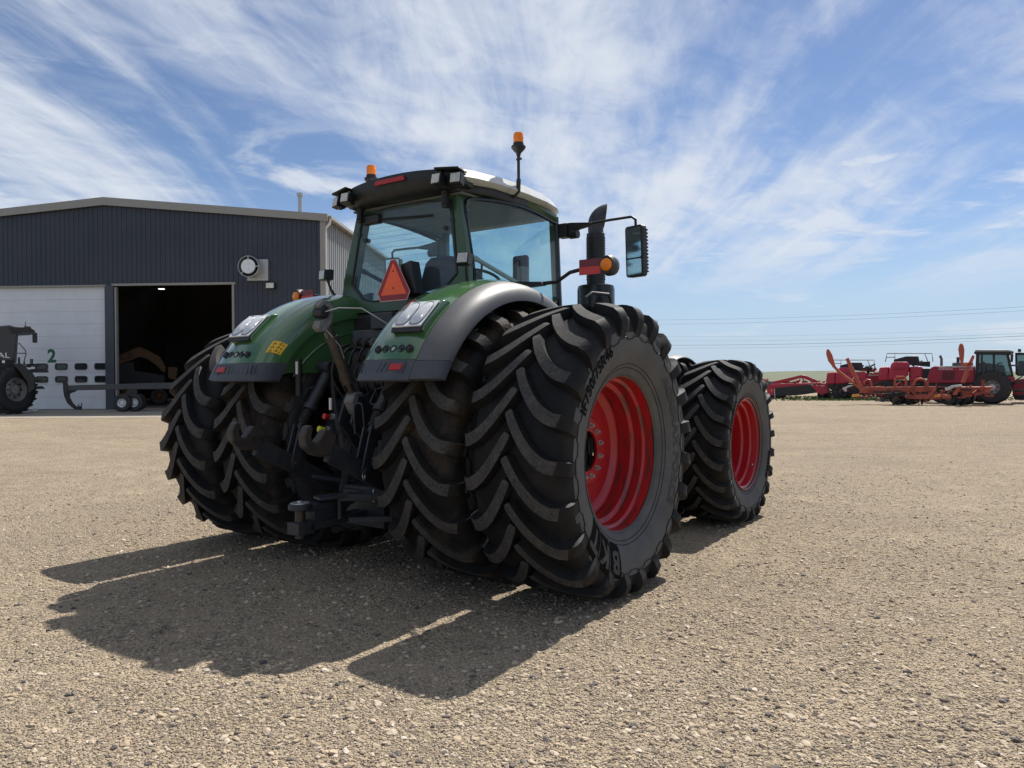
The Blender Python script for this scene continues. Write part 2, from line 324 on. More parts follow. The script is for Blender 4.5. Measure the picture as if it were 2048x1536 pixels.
kind(g.build('grass_field', GRASSM), 'structure')
def hills():
    mb = MB(); n = 90; rings = []
    for j, (rad, k) in enumerate(((500,0),(800,.25),(1200,.7),(1700,1),(2600,.9))):
        row = []
        for i in range(n+1):
            a = -math.pi*.75+i*1.5*math.pi/n
            h = k*(9+10*noise.noise(Vector((a*3.1, j*.35, 1.7)))+5*noise.noise(Vector((a*9, j*.6, 4))))-.1
            row.append(Vector((CAM.x+rad*math.sin(a), CAM.y+rad*math.cos(a), max(h, -.1))))
        rings.append(row)
    mb.loft(rings, closed=False)
    m = mat('hill_grass', (.085,.10,.05), .95, 0, .35, .01, dirt=(.12,.12,.075), dirt_amt=.8, dscale=.006)
    kind(mb.build('hills', m), 'structure')
hills()
def pebbles():
    # a sheet of loose stones on the yard, thickest near the camera
    x0, y0 = CAM.x, CAM.y; mb = MB()
    rows = []
    for k in range(12):
        rad = 1.2+15.8*(k/11)**1.3
        rows.append([Vector((x0-math.sin(HEAD+R(50-100*i/24))*rad, y0+math.cos(HEAD+R(50-100*i/24))*rad, .002)) for i in range(25)])
    mb.loft(rows, closed=False)
    o = mb.build('gravel', GROUND)
    kind(o, 'stuff', 'loose tan and grey gravel stones covering the yard')
    pm = bpy.data.materials.new('pebble'); pm.use_nodes = True; nt = pm.node_tree; N = nt.nodes.new; L = nt.links.new; b = nt.nodes['Principled BSDF']; b.inputs['Roughness'].default_value = .85
    b.inputs['Specular IOR Level'].default_value = .25
    oi = N('ShaderNodeObjectInfo'); cr = N('ShaderNodeValToRGB'); L(oi.outputs['Random'], cr.inputs[0]); e = cr.color_ramp.elements
    e[0].color = (.085,.075,.07,1); e[1].color = (.56,.48,.40,1)
    for p_, c_ in ((.07,(.15,.128,.115,1)),(.2,(.275,.218,.160,1)),(.5,(.385,.303,.212,1)),(.75,(.43,.345,.255,1)),(.94,(.48,.40,.31,1))): q = e.new(p_); q.color = c_
    L(cr.outputs[0], b.inputs['Base Color'])
    ng = bpy.data.node_groups.new('pebbles', 'GeometryNodeTree'); ng.interface.new_socket('Geometry', in_out='INPUT', socket_type='NodeSocketGeometry'); ng.interface.new_socket('Geometry', in_out='OUTPUT', socket_type='NodeSocketGeometry')
    N = ng.nodes.new; L = ng.links.new; gi = N('NodeGroupInput'); go = N('NodeGroupOutput')
    dp = N('GeometryNodeDistributePointsOnFaces'); L(gi.outputs[0], dp.inputs['Mesh'])
    pos = N('GeometryNodeInputPosition'); vm = N('ShaderNodeVectorMath'); vm.operation = 'DISTANCE'; L(pos.outputs[0], vm.inputs[0]); vm.inputs[1].default_value = (x0, y0, 0)
    pw = N('ShaderNodeMath'); pw.operation = 'POWER'; L(vm.outputs['Value'], pw.inputs[0]); pw.inputs[1].default_value = -1.35
    vr = N('ShaderNodeVectorRotate'); vr.rotation_type = 'Z_AXIS'; L(pos.outputs[0], vr.inputs['Vector']); vr.inputs['Angle'].default_value = -(HEAD-R(6))
    vk = N('ShaderNodeVectorMath'); vk.operation = 'MULTIPLY'; L(vr.outputs[0], vk.inputs[0]); vk.inputs[1].default_value = (.4, 1.1, 1)
    nz = N('ShaderNodeTexNoise'); nz.inputs['Scale'].default_value = .9; nz.inputs['Detail'].default_value = 5; L(vk.outputs[0], nz.inputs['Vector'])
    mr = N('ShaderNodeMapRange'); L(nz.outputs[0], mr.inputs[0]); mr.inputs[1].default_value = .40; mr.inputs[2].default_value = .60; mr.inputs[3].default_value = .14; mr.inputs[4].default_value = 1
    mu = N('ShaderNodeMath'); mu.operation = 'MULTIPLY'; L(pw.outputs[0], mu.inputs[0]); L(mr.outputs[0], mu.inputs[1])
    m2 = N('ShaderNodeMath'); m2.operation = 'MULTIPLY'; L(mu.outputs[0], m2.inputs[0]); m2.inputs[1].default_value = 23000; fd = N('ShaderNodeMapRange'); fd.interpolation_type = 'SMOOTHSTEP'; L(vm.outputs['Value'], fd.inputs[0]); fd.inputs[1].default_value = 8; fd.inputs[2].default_value = 17; fd.inputs[3].default_value = 1; fd.inputs[4].default_value = 0
    m3 = N('ShaderNodeMath'); m3.operation = 'MULTIPLY'; L(m2.outputs[0], m3.inputs[0]); L(fd.outputs[0], m3.inputs[1]); L(m3.outputs[0], dp.inputs['Density']); dp.inputs['Seed'].default_value = 3
    jn = N('GeometryNodeJoinGeometry')
    for k in range(4):
        ic = N('GeometryNodeMeshIcoSphere'); ic.inputs['Radius'].default_value = 1; ic.inputs['Subdivisions'].default_value = 2
        sp = N('GeometryNodeSetPosition'); L(ic.outputs[0], sp.inputs[0]); tn = N('ShaderNodeTexNoise'); tn.noise_dimensions = '4D'; tn.inputs['W'].default_value = k*3.7; tn.inputs['Scale'].default_value = .8; tn.inputs['Detail'].default_value = 1
        p2 = N('GeometryNodeInputPosition'); L(p2.outputs[0], tn.inputs['Vector'])
        sb = N('ShaderNodeVectorMath'); sb.operation = 'SUBTRACT'; L(tn.outputs['Color'], sb.inputs[0]); sb.inputs[1].default_value = (.5,.5,.5)
        sc = N('ShaderNodeVectorMath'); sc.operation = 'SCALE'; L(sb.outputs[0], sc.inputs[0]); sc.inputs['Scale'].default_value = 1.5; L(sc.outputs[0], sp.inputs['Offset'])
        gt = N('GeometryNodeGeometryToInstance'); L(sp.outputs[0], gt.inputs[0]); L(gt.outputs[0], jn.inputs[0])
    ip = N('GeometryNodeInstanceOnPoints'); L(dp.outputs['Points'], ip.inputs['Points']); L(jn.outputs[0], ip.inputs['Instance']); ip.inputs['Pick Instance'].default_value = True
    rv = N('FunctionNodeRandomValue'); rv.data_type = 'FLOAT'; rv.inputs[2].default_value = 0; rv.inputs[3].default_value = 1
    p5 = N('ShaderNodeMath'); p5.operation = 'POWER'; L(rv.outputs[1], p5.inputs[0]); p5.inputs[1].default_value = 15
    ma = N('ShaderNodeMath'); ma.operation = 'MULTIPLY_ADD'; L(p5.outputs[0], ma.inputs[0]); ma.inputs[1].default_value = .015; ma.inputs[2].default_value = .0043
    r2 = N('FunctionNodeRandomValue'); r2.data_type = 'FLOAT_VECTOR'; r2.inputs[0].default_value = (.7,.7,.4); r2.inputs[1].default_value = (1.5,1.2,.8); r2.inputs['Seed'].default_value = 5
    vs_ = N('ShaderNodeVectorMath'); vs_.operation = 'SCALE'; L(r2.outputs[0], vs_.inputs[0]); L(ma.outputs[0], vs_.inputs['Scale']); L(vs_.outputs[0], ip.inputs['Scale'])
    r3 = N('FunctionNodeRandomValue'); r3.data_type = 'FLOAT_VECTOR'; r3.inputs[0].default_value = (-.3,-.3,0); r3.inputs[1].default_value = (.3,.3,6.28); r3.inputs['Seed'].default_value = 9; L(r3.outputs[0], ip.inputs['Rotation'])
    sm = N('GeometryNodeSetMaterial'); L(ip.outputs[0], sm.inputs[0]); sm.inputs['Material'].default_value = pm
    L(sm.outputs[0], go.inputs[0])
    md = o.modifiers.new('pebbles', 'NODES'); md.node_group = ng
pebbles()
def text_mesh(txt, size, sub=0, bold=0):
    c = bpy.data.curves.new('lettering', 'FONT'); c.offset = bold; c.body = txt; c.size = size; c.align_x = 'CENTER'; c.align_y = 'CENTER'; c.resolution_u = 2
    o = bpy.data.objects.new('lettering', c); COL.objects.link(o); dg = bpy.context.evaluated_depsgraph_get(); dg.update()
    me = bpy.data.meshes.new_from_object(o.evaluated_get(dg)); 
    if sub:
        import bmesh
        bb = bmesh.new(); bb.from_mesh(me)
        for _ in range(3):
            le = [e_ for e_ in bb.edges if e_.calc_length() > sub]
            if le: bmesh.ops.subdivide_edges(bb, edges=le, cuts=1); bmesh.ops.triangulate(bb, faces=[f_ for f_ in bb.faces if len(f_.verts) > 3])
        bb.to_mesh(me); bb.free()
    v = [p.co.copy() for p in me.vertices]; f = [list(p.vertices) for p in me.polygons]
    bpy.data.objects.remove(o); bpy.data.curves.remove(c); bpy.data.meshes.remove(me); return v, f
def flat_text(mb, txt, size, fn, sx=1.0, sub=0, bold=0):
    v, f = text_mesh(txt, size, sub, bold); mb.add([fn(p.x*sx, p.y) for p in v], f)
# ------------------------------------------------------------------ workshop
TH = R(32); BO = on(130, 819.5, z=0); EB = Vector((math.cos(TH), math.sin(TH), 0)); NB = Vector((-math.sin(TH), math.cos(TH), 0))
def BW(s, z, d=0): return BO+EB*s+NB*d+Vector((0,0,z))
def bpx(u, v, d=0):                                  # pixel -> (s, z) on the facade plane set back by d
    q = ray(u, v); t = (BO+NB*d-CAM).dot(NB)/q.dot(NB); p = CAM+q*t; return (p-BO).dot(EB), p.z
W = tag(empty('workshop', BO, 0), 'dark grey ribbed metal workshop with white overhead door and an open bay', 'building')
W.location = BO; W.rotation_euler = (0,0,TH)
LB = lambda s, d, z: Vector((s, d, z))              # local: x along facade, y inward
CLAD = mat('dark_cladding', (.042,.048,.066), .5, .2, .16, .5, dirt=(.060,.064,.078), dirt_amt=.6, dscale=.35)
CLADS = mat('pale_cladding', (.30,.31,.32), .5, .2, .06, .6)
TRIMB = mat('grey_trim', (.30,.285,.26), .5, .1, .05, 2)
DOORW = mat('door_white', (.72,.74,.77), .5, 0, .04, .8, dirt=(.60,.60,.60), dirt_amt=.4, dscale=1.2)
INW = mat('shop_interior', (.14,.135,.125), .8, 0, .15, .5); CONC = mat('concrete', (.29,.25,.20), .9, 0, .15, .7, bump=.2, bscale=20, dirt=(.25,.21,.16), dirt_amt=.6, dscale=.4)
SR, ZR = bpx(210, 402); SE, ZE = bpx(645, 434); S0, _ = bpx(-160, 500); SLO = (ZR-ZE)/(SE-SR); ZL = ZR-SLO*(SR-S0)
DTOP = bpx(330, 570)[1]; d1L = bpx(-140, 600)[0]; d1R = bpx(212, 690)[0]; d2L = bpx(233, 690)[0]; d2R = bpx(465, 620)[0]; DEP = 26
roofz = lambda s: ZR-SLO*abs(s-SR)
def ribbed(mb, s0, s1, zb, zt, d, step=.27, off=0):   # ribs run up the wall
    n = max(1, int((s1-s0)/step)); st = (s1-s0)/n; prof = []
    for i in range(n): a = s0+i*st; prof += [(a,0),(a+st*.38,0),(a+st*.46,-.035),(a+st*.72,-.035),(a+st*.80,0)]
    prof.append((s1,0)); lo = [LB(a, d+o, zb(a)) for a, o in prof]; hi = [LB(a, d+o, zt(a)) for a, o in prof]; mb.loft([lo, hi], closed=False)
wf = MB(); rz = lambda s: roofz(s)-.05
ribbed(wf, S0, SE, lambda s: DTOP+.0, rz, 0); ribbed(wf, d2R+.12, SE, lambda s: 0.0, lambda s: DTOP, 0)
wf.build('front_wall', CLAD, W, ang=20)
wi = MB(); wi.box(LB((S0+SE)/2, .22, (DTOP+ZE)/2+.1), (SE-S0-.1, .3, ZE-DTOP+.2)); wi.box(LB((d2R+SE)/2+.08, .22, DTOP/2), (SE-d2R-.2,.3,DTOP-.02)); wi.build('wall_core', INW, W)
ws = MB(); n = int(DEP/.40); st = DEP/n; prof = []
for i in range(n): a = i*st; prof += [(a,0),(a+st*.40,0),(a+st*.46,.10),(a+st*.76,.10),(a+st*.82,0)]
prof.append((DEP,0)); ws.loft([[LB(SE+o, a, 0) for a, o in prof], [LB(SE+o, a, ZE-.06) for a, o in prof]], closed=False); ws.build('side_wall', CLADS, W, ang=20)
bx = MB(); bx.box(LB((S0+SE)/2, DEP, ZE/2), (SE-S0, .2, ZE)); bx.box(LB(S0, DEP/2, ZL/2), (.2, DEP, ZL)); bx.box(LB(SE-.25, DEP/2, ZE/2-.1), (.1, DEP-.6, ZE-.2)); bx.build('inner_walls', INW, W)
rf = MB(); rf.prism([(S0-.3,ZL-.02),(SR,ZR+.0),(SE+.32,roofz(SE+.32)),(SE+.32,roofz(SE+.32)+.14),(SR,ZR+.16),(S0-.3,ZL+.14)], lambda a,b,t: LB(a,t,b), -.16, DEP+.3); rf.build('roof', TRIMB, W)
fa = MB(); fa.prism([(S0-.3,roofz(S0-.3)-.24),(SR,ZR-.26),(SE+.33,roofz(SE+.33)-.24),(SE+.33,roofz(SE+.33)+.15),(SR,ZR+.17),(S0-.3,roofz(S0-.3)+.15)], lambda a,b,t: LB(a,t,b), -.22, -.165); fa.build('fascia', TRIMB, W)
ct = MB(); ct.box(LB(SE+.02, -.05, ZE/2-.1), (.28,.09,ZE-.25)); ct.build('corner_trim', TRIMB, W)
gt = MB(); gt.box(LB(SE+.40, DEP/2, ZE-.02), (.16,DEP,.16)); gt.build('gutter', TRIMB, W)
ds = MB(); ds.tube([LB(SE+.40,.1,ZE-.08), LB(SE+.36,.08,ZE-.35), LB(SE+.14,.06,ZE-.6), LB(SE+.16,.06,.2)], .075, 8); ds.build('downspout', WHITEP, W)
hd = MB(); hd.box(LB((d2L+d2R)/2, -.02, DTOP+.04), (d2R-d2L+.4, .12, .12)); hd.box(LB((d1L+d1R)/2, -.02, DTOP-.0), (d1R-d1L+.2,.1,.10)); hd.build('door_head_trim', TRIMB, W)
po = MB(); po.box(LB((d1R+d2L)/2-.04, .05, DTOP/2), (d2L-d1R-.1,.30,DTOP)); po.build('door_post', mat('post_steel', (.06,.07,.085), .5, .1, .1, 1), W)
MB().box(LB(d2L+.02, -.0, DTOP/2-.05), (.09,.2,DTOP-.1)).build('door_jamb', TRIMB, W); MB().box(LB(d2R+.06, -.0, DTOP/2), (.12,.14,DTOP)).build('door_jamb', TRIMB, W)
od = empty('overhead_door', (0,0,0), parent=W)
npan = 10; ph = (DTOP-.06)/npan
wins = []
for r_, (ua, ub) in enumerate(((722,740),(747,766))):
    for k in range(4): wins.append((r_, k))
wz = [bpx(140, 733)[1], bpx(140, 758.5)[1]]; wx = [bpx(u, 735)[0] for u in (81, 120.5, 160, 199.5)]; ww, wh = .70, .36
for k in range(npan):
    z0 = .02+k*ph; p = MB(); hs_ = [(x, z) for x in wx for z in wz if z0 < z-wh/2-.03 and z+wh/2+.03 < z0+ph]
    p.box(LB((d1L+d1R)/2, .14, z0+ph/2), (d1R-d1L, .06, ph-.006)); p.build('door_panel', DOORW, od, .004)
for x in wx:
    for z in wz:
        f = MB(); f.ring(rect(x-ww/2, x+ww/2, z-wh/2, z+wh/2, .12), rect(x-ww/2+.06, x+ww/2-.06, z-wh/2+.06, z+wh/2-.06, .09), lambda a,b,t: LB(a,t,b), .06, .11); f.build('window', BLACK, od)
        g = MB(); g.prism(rect(x-ww/2+.05, x+ww/2-.05, z-wh/2+.05, z+wh/2-.05, .09), lambda a,b,t: LB(a,t,b), .085, .105); g.build('pane', mat('door_pane', (.03,.035,.04), .08, 0, .5, .9), od)
t2 = MB(); sx, sz = bpx(101, 713); flat_text(t2, '2', 1.0, lambda a, b: LB(sx+a, .105, sz+b), 1.0, 0, .035); t2.build('door_number', mat('number_green', (.02,.13,.07), .6), od)
sl = MB(); sl.box(LB((d1L+d1R)/2,.12,.012), (d1R-d1L,.1,.05)); sl.build('door_seal', BLACK, od)
# round fan, wall lamp, chimney
fx_, fz = bpx(503, 537); fan = MB(); fan.box(LB(fx_+.42,-.12,fz-.12), (1.15,.24,1.15)); fo = fan.build('exhaust_fan', SILVER, W, .02)
MB().lathe([(.55,.50),(.0,.54),(0,.57),(.56,.55)], LB(fx_+.15,-.80,fz), (0,1,0), n=36).build('fan_drum', SILVER, fo); MB().lathe([(0,.001),(-.03,.37),(.02,.39),(.02,.001)], LB(fx_+.15,-.82,fz), (0,1,0), n=32).build('fan_disc', mat('fan_white', (.75,.78,.82), .4), fo); MB().lathe([(.05,.001),(.05,.5)], LB(fx_+.15,-.6,fz), (0,1,0), n=32).build('fan_throat', BLACK, fo)
for a in (0, 90, 225): MB().bar(LB(fx_+.15+.36*math.cos(R(a)),-.79,fz+.36*math.sin(R(a))), LB(fx_+.15+.54*math.cos(R(a)),-.79,fz+.54*math.sin(R(a))), .05, .05).build('fan_strut', SILVER, fo)
lx, lz = bpx(544, 572); MB().box(LB(lx,-.13,lz), (.50,.22,.34)).build('wall_lamp', BLACK, W, .03); MB().box(LB(lx-.03,-.25,lz), (.42,.03,.28)).build('wall_lamp_lens', mat('lamp_pale', (.65,.64,.58), .3), W, .02)
cx_, cz = bpx(600, 400, 6); ch = MB(); ch.cyl(LB(cx_,6,roofz(cx_)), LB(cx_,6,cz+.35), .13, n=16); ch.cyl(LB(cx_,6,cz+.22), LB(cx_,6,cz+.42), .2, n=16); ch.build('chimney', SILVER, W)
# inside of the open bay
fl = MB(); fl.box(LB((S0+SE)/2, DEP/2+.1, -.02), (SE-S0-.3, DEP-.4, .06)); fl.build('shop_floor', CONC, W)
for k in range(7): MB().box(LB((S0+SE)/2, 3+3.4*k, ZE-.55), (SE-S0-.8, .16, .4)).build('roof_beam', mat('rust_primer', (.12,.055,.035), .7), W)
cxs, czs = bpx(323, 578, 5); MB().box(LB(cxs, 5, czs), (.3,.2,.04)).build('strip_lamp', emis('strip_lamp_glow', (1,.97,.9), 2), W)
ap = MB(); ap.add([BW(S0-2,.008,-8.6), BW(SE+2.5,.008,-8.6), BW(SE+2.5,.008,.3), BW(S0-2,.008,.3)], [(0,1,2,3)]); kind(ap.build('concrete_apron', CONC), 'structure')

# ------------------------------------------------------------------ tractor (stands along +Y, rear axle over the origin)
T = tag(empty('tractor', (0,0,0)), 'large green tractor with red dual wheels and a white cab roof, seen from behind', 'tractor')
HR, HF = 1.069, .886                       # hub heights
class Tyre:
    def __init__(s, Rc, hw, bead, lugh, L, nl):
        k = hw/.378; dr = Rc-bead
        base = [(0,1),(.1,.998),(.2,.985),(.27,.965),(.32,.935),(.352,.88),(.368,.79),(.378,.66),(.377,.52),(.366,.38),(.345,.24),(.315,.11),(.292,.0)]
        pts = [(a*k, bead+dr*b) for a, b in base]; dense = []
        for i in range(len(pts)-1):
            p0, p1, p2, p3 = pts[max(i-1,0)], pts[i], pts[i+1], pts[min(i+2,len(pts)-1)]
            for j in range(6):
                t = j/6; c = lambda d: .5*(2*p1[d]+(p2[d]-p0[d])*t+(2*p0[d]-5*p1[d]+4*p2[d]-p3[d])*t*t+(3*p1[d]-p0[d]-3*p2[d]+p3[d])*t**3)
                dense.append((c(0), c(1)))
        dense.append(pts[-1]); s.p = dense; s.q = [0]
        for a, b in zip(dense, dense[1:]): s.q.append(s.q[-1]+math.hypot(b[0]-a[0], b[1]-a[1]))
        s.Rc, s.hw, s.bead, s.lugh, s.L, s.nl = Rc, hw, bead, lugh, L, nl
    def at(s, q):
        sg = 1 if q >= 0 else -1; q = min(abs(q), s.q[-1]-1e-6); i = max(k for k in range(len(s.q)) if s.q[k] <= q); i = min(i, len(s.q)-2)
        f = (q-s.q[i])/(s.q[i+1]-s.q[i]); a, b = s.p[i], s.p[i+1]; t = Vector((b[0]-a[0], b[1]-a[1])).normalized()
        return Vector((sg*(a[0]+(b[0]-a[0])*f), a[1]+(b[1]-a[1])*f)), Vector((sg*-t.y, t.x))
    def q_of_r(s, r):
        for i in range(len(s.p)-1):
            if s.p[i][1] >= r >= s.p[i+1][1] and s.p[i][0] > s.hw*.7: return s.q[i]+(s.q[i+1]-s.q[i])*(s.p[i][1]-r)/(s.p[i][1]-s.p[i+1][1])
        return s.q[-1]
    def map(s, th, q, h):
        p, n = s.at(q); p = p+n*h
        return Vector((p.x, p.y*math.cos(th), p.y*math.sin(th)))
    def squash(s, hub):
        top = .24
        def f(p):
            z = p.z+hub
            if z < top:
                lo = hub-(s.Rc+s.lugh); k = (top-z)/(top-lo); z2 = top-k*(top+.004)
                return Vector((p.x*(1+.05*k), p.y, z2-hub))
            return p
        return f
    def mesh(s, name, side, phase, hub, mats):
        mb = MB(); prof = s.p[::3]+[s.p[-1]]
        prof = [(-a, b) for a, b in prof[::-1]]+prof[1:]
        prof = [(prof[0][0]*.93, prof[0][1]-.02)]+prof+[(prof[-1][0]*.93, prof[-1][1]-.02)]
        mb.lathe(prof, n=120)
        for i_, f_ in enumerate(mb.f):
            if min(math.hypot(mb.v[q_].y, mb.v[q_].z) for q_ in f_) < s.bead+(s.Rc-s.bead)*.66: mb.m[i_] = 2
        qs = s.q_of_r(s.bead+(s.Rc-s.bead)*.93); qe = s.q_of_r(s.bead+(s.Rc-s.bead)*.62)
        k = s.hw/.378; pitch = 6.2831853/s.nl
        for sg in (1, -1):
            for i in range(s.nl):
                th0 = phase+i*pitch+(pitch/2 if sg < 0 else 0); rings = []
                ts = [-.03, .0, .06, .15, .27, .4, .53, .66, .78, .89, 1.0]
                cent = []
                for t in ts:
                    q = t*qs; cent.append((s.L*(1-(1-max(min(t,1),-.1))**1.75 if t > 0 else 1.75*t), q))
                for q, e in ((qs+(qe-qs)*.18, .01), (qs+(qe-qs)*.38, .018), (qs+(qe-qs)*.65, .026), (qe, .032)): cent.append((s.L+e*.8, q))
                for j, (a, q) in enumerate(cent):
                    a0, q0 = cent[max(j-1,0)]; a1, q1 = cent[min(j+1,len(cent)-1)]
                    d = Vector((a1-a0, q1-q0)).normalized(); nrm = Vector((-d.y, d.x))
                    w = (.0285+.014*min(max(q/qs,0),1))*k; hb = s.lugh; bw = .016
                    if j == 0: w *= .7; hb *= .92
                    if q > qs:
                        f = (q-qs)/(qe-qs); hb = s.lugh*(1-.93*f**1.15)*(1-.1*f); w = w*(1+.15*f); bw = .018*(1-f)+.006
                    def P(o, h): return s.map(th0+(a+nrm.x*o)/s.Rc, sg*(q+nrm.y*o), h)
                    rings.append([P(-w-bw, -.006), P(-w, hb), P(w, hb), P(w+bw, -.006)])
                b = len(mb.v); mb.v += [p for r_ in rings for p in r_]
                for j in range(len(rings)-1):
                    for e in range(3):
                        mb.f.append([b+j*4+e, b+j*4+e+1, b+(j+1)*4+e+1, b+(j+1)*4+e]); mb.m.append(1 if e == 1 and j < 10 else 0)
                mb.f.append([b, b+1, b+2, b+3]); mb.m.append(0); n_ = b+4*(len(rings)-1); mb.f.append([n_+3, n_+2, n_+1, n_]); mb.m.append(0)
            # moulded step line below the lug ends
            pts = []
            for i in range(s.nl):
                th0 = phase+i*pitch+(pitch/2 if sg < 0 else 0)+s.L/s.Rc
                for f, rr in ((-.28,.555),(-.2,.60),(.28,.60),(.36,.555)):
                    pts.append(s.map(th0+f*pitch+pitch*.04, sg*s.q_of_r(s.bead+(s.Rc-s.bead)*rr), .002))
            mb.tube(pts+[pts[0]], .004, 5)
        # bead rings
        for rr in (.10, .16): mb.tube([s.map(6.2831853*i/72, s.q_of_r(s.bead+(s.Rc-s.bead)*rr), .0) for i in range(73)], .003, 5)
        mb.mx(s.squash(hub))
        if side < 0: mb.mirror()
        return mb.mesh(name, mats, 32)
def side_text(ty, mb, txt, size, rmid, ang, side, hub, sx=1.0, h=.0045):
    def fn(x, y): return ty.map(ang-x/rmid, ty.q_of_r(rmid+y), h)
    tmp = MB(); flat_text(tmp, txt, size, fn, sx, .02, size*.03); tmp.mx(ty.squash(hub)); mb.add(tmp.v, tmp.f)
REAR = Tyre(1.073, .385, .603, .073, .33, 23)
FRONT = Tyre(.892, .305, .503, .058, .255, 23)
rt = {(s, d): REAR.mesh('rear_tyre', s, p, HR, [RUBBER if d else RUBBERM, LUGTOP, SIDEW]) for (s, d, p) in ((1,1,.10),(-1,1,.17),(1,0,.02),(-1,0,.22))}
ft = {s: FRONT.mesh('front_tyre', s, .05*s, HF, [RUBBER, LUGTOP, SIDEW]) for s in (1, -1)}
def rim_profile(lip, w, disc, drop):
    # (s, r) from the outer lip inwards along the barrel to the inner lip
    return [(w+.012, lip-.004), (w+.014, lip+.004), (w-.004, lip+.008), (w-.012, lip-.012), (w-.018, lip-.030), (w-.085, lip-.040), (w-.10, lip-.062),
            (w-.17, lip-.066), (w-.19, lip-drop+.008), (disc+.02, lip-drop-.004), (-w+.06, lip-.08), (-w+.02, lip-.03), (-w-.005, lip+.008), (-w-.012, lip)]
def make_wheel(name, x, y, hub, tyre, tm, lip, w, disc, side, outer, hole, bolts, bcr, rimmat, discmat=None):
    wl = MB(); s = side
    # disc with a cone and a bolt ring
    pr = [(disc+.02, lip-.105), (disc+.015, lip-.13), (disc-.02, lip-.17), (disc-.015, bcr+.09), (disc+.006, bcr+.06), (disc+.006, hole), (disc-.014, hole), (disc-.014, bcr+.06), (disc-.05, lip-.17), (disc-.02, lip-.105)]
    wl.lathe([(a*s, b) for a, b in pr], n=72)
    o = wl.build(name, discmat or RED, T, ang=30, loc=(x, y, hub))
    rim = MB().lathe([(a*s, b) for a, b in rim_profile(lip, w, disc, .105)], n=96).build('rim', rimmat, o, ang=30)
    bm_ = MB()
    for i in range(bolts):
        a = 6.2831853*(i+.5)/bolts; c = Vector((s*(disc+.006), bcr*math.cos(a), bcr*math.sin(a)))
        bm_.cyl(c, c+Vector((s*.008,0,0)), .021, n=14); bm_.cyl(c+Vector((s*.008,0,0)), c+Vector((s*.026,0,0)), .015, n=6); bm_.cyl(c+Vector((s*.026,0,0)), c+Vector((s*.036,0,0)), .008, n=8)
    kind(bm_.build('wheel_bolts', SILVER, o), 'stuff')
    MB().lathe([(-.42*s, .01), (-.42*s, .24), (-.34*s, .24), (-.30*s, .10), (-.30*s, .01)] , n=32).build('hub', BLACK, o)
    t = bpy.data.objects.new('tyre', tm); COL.objects.link(t); t.parent = o
    return o, t
wheels = []
for s in (1, -1):
    for k, x in ((1, 1.915), (0, 1.025)):
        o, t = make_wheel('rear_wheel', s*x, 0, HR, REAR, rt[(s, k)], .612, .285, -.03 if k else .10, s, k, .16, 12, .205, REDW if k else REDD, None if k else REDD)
        wheels.append(o)
        if k and s > 0:
            mb = MB(); side_text(REAR, mb, 'IF750/75R46', .125, .845, R(136), 1, HR, .98); mb.build('size_lettering', LETTER, t)
            mb = MB(); side_text(REAR, mb, 'AGRIMAX FORCE', .115, .80, R(5), 1, HR, 1.25); mb.build('pattern_lettering', mat('moulded_letter', (.040,.040,.040), .6), t)
            for i, ch in enumerate('BKT'):
                ang = R(-112.5-13.2*i); P = lambda a, b, h, an=ang: REAR.squash(HR)(REAR.map(an-(a-b*.12)/.81, REAR.q_of_r(.805+b), h))
                rows = []
                for j in range(13):
                    b_ = -.125+.25*j/12; hw2 = .085-.02*max(0, abs(b_)/.125-.85)/.15; rows.append([P(-hw2+2*hw2*i2/8, b_, .0035) for i2 in range(9)])
                tile = MB().loft(rows, closed=False).build('logo_tile', LETTER, t)
                lt = MB(); flat_text(lt, ch, .215, lambda x, y, P=P: P(x, y, .0065), 1.0, .02, .007); lt.build('logo_letter', LETTERG, t)
    for k, x in ((1, 1.835), (0, 1.10)):
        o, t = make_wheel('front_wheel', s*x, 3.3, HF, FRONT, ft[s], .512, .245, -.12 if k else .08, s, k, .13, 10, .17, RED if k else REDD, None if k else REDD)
        if k: o.rotation_euler = (0, 0, 0)
        if k and s > 0:
            mb = MB(); side_text(FRONT, mb, '600/65R38', .085, .70, R(-25), 1, HF, .9); mb.build('size_lettering', LETTER, t); mb = MB(); side_text(FRONT, mb, 'AGRIMAX', .09, .70, R(150), 1, HF); mb.build('pattern_lettering', LETTER, t)
            v = MB().tube([(.19, .36, -.30), (.21, .34, -.28), (.22, .33, -.27)], .008, 6); v.build('valve', STEEL, o)

# ---- axles, chassis and bonnet
c = MB(); c.cyl((-.62,0,HR), (.62,0,HR), .21, n=28); c.cyl((-1.5,0,HR), (1.5,0,HR), .11, n=20)
for s in (1,-1): c.lathe([(s*.46,.05),(s*.46,.42),(s*.52,.50),(s*.60,.50),(s*.66,.36),(s*.66,.05)], (0,0,HR), n=32)
c.build('rear_axle', IRON, T, .01)
c = MB(); c.prism(rect(-.36,.36,.62,1.72,.06), XZ(0), -.42, .7); c.prism(rect(-.30,.30,.70,1.45,.05), XZ(0), .7, 3.9); c.box((0,1.2,1.05), (1.2,1.5,.7)); c.build('chassis', IRON, T, .012)
c = MB(); c.cyl((-1.5,3.3,HF), (1.5,3.3,HF), .12, n=20); c.box((0,3.3,.9), (.9,.35,.4)); c.build('front_axle', IRON, T, .01)
hood = []
for y, wd, z0, z1 in ((1.42,.50,1.3,2.36),(2.0,.51,1.25,2.34),(2.9,.50,1.2,2.24),(3.7,.47,1.15,2.12),(4.25,.43,1.12,1.98),(4.42,.36,1.15,1.80)):
    hood.append([Vector((a, y, b)) for a, b in rect(-wd, wd, z0, z1, .16, 5)])
MB().loft(hood).build('bonnet', GREEN, T)
c = MB()
for k in range(9): c.box((0, 4.425-.004*k, 1.25+k*.06), (.62-.01*k, .03, .025))
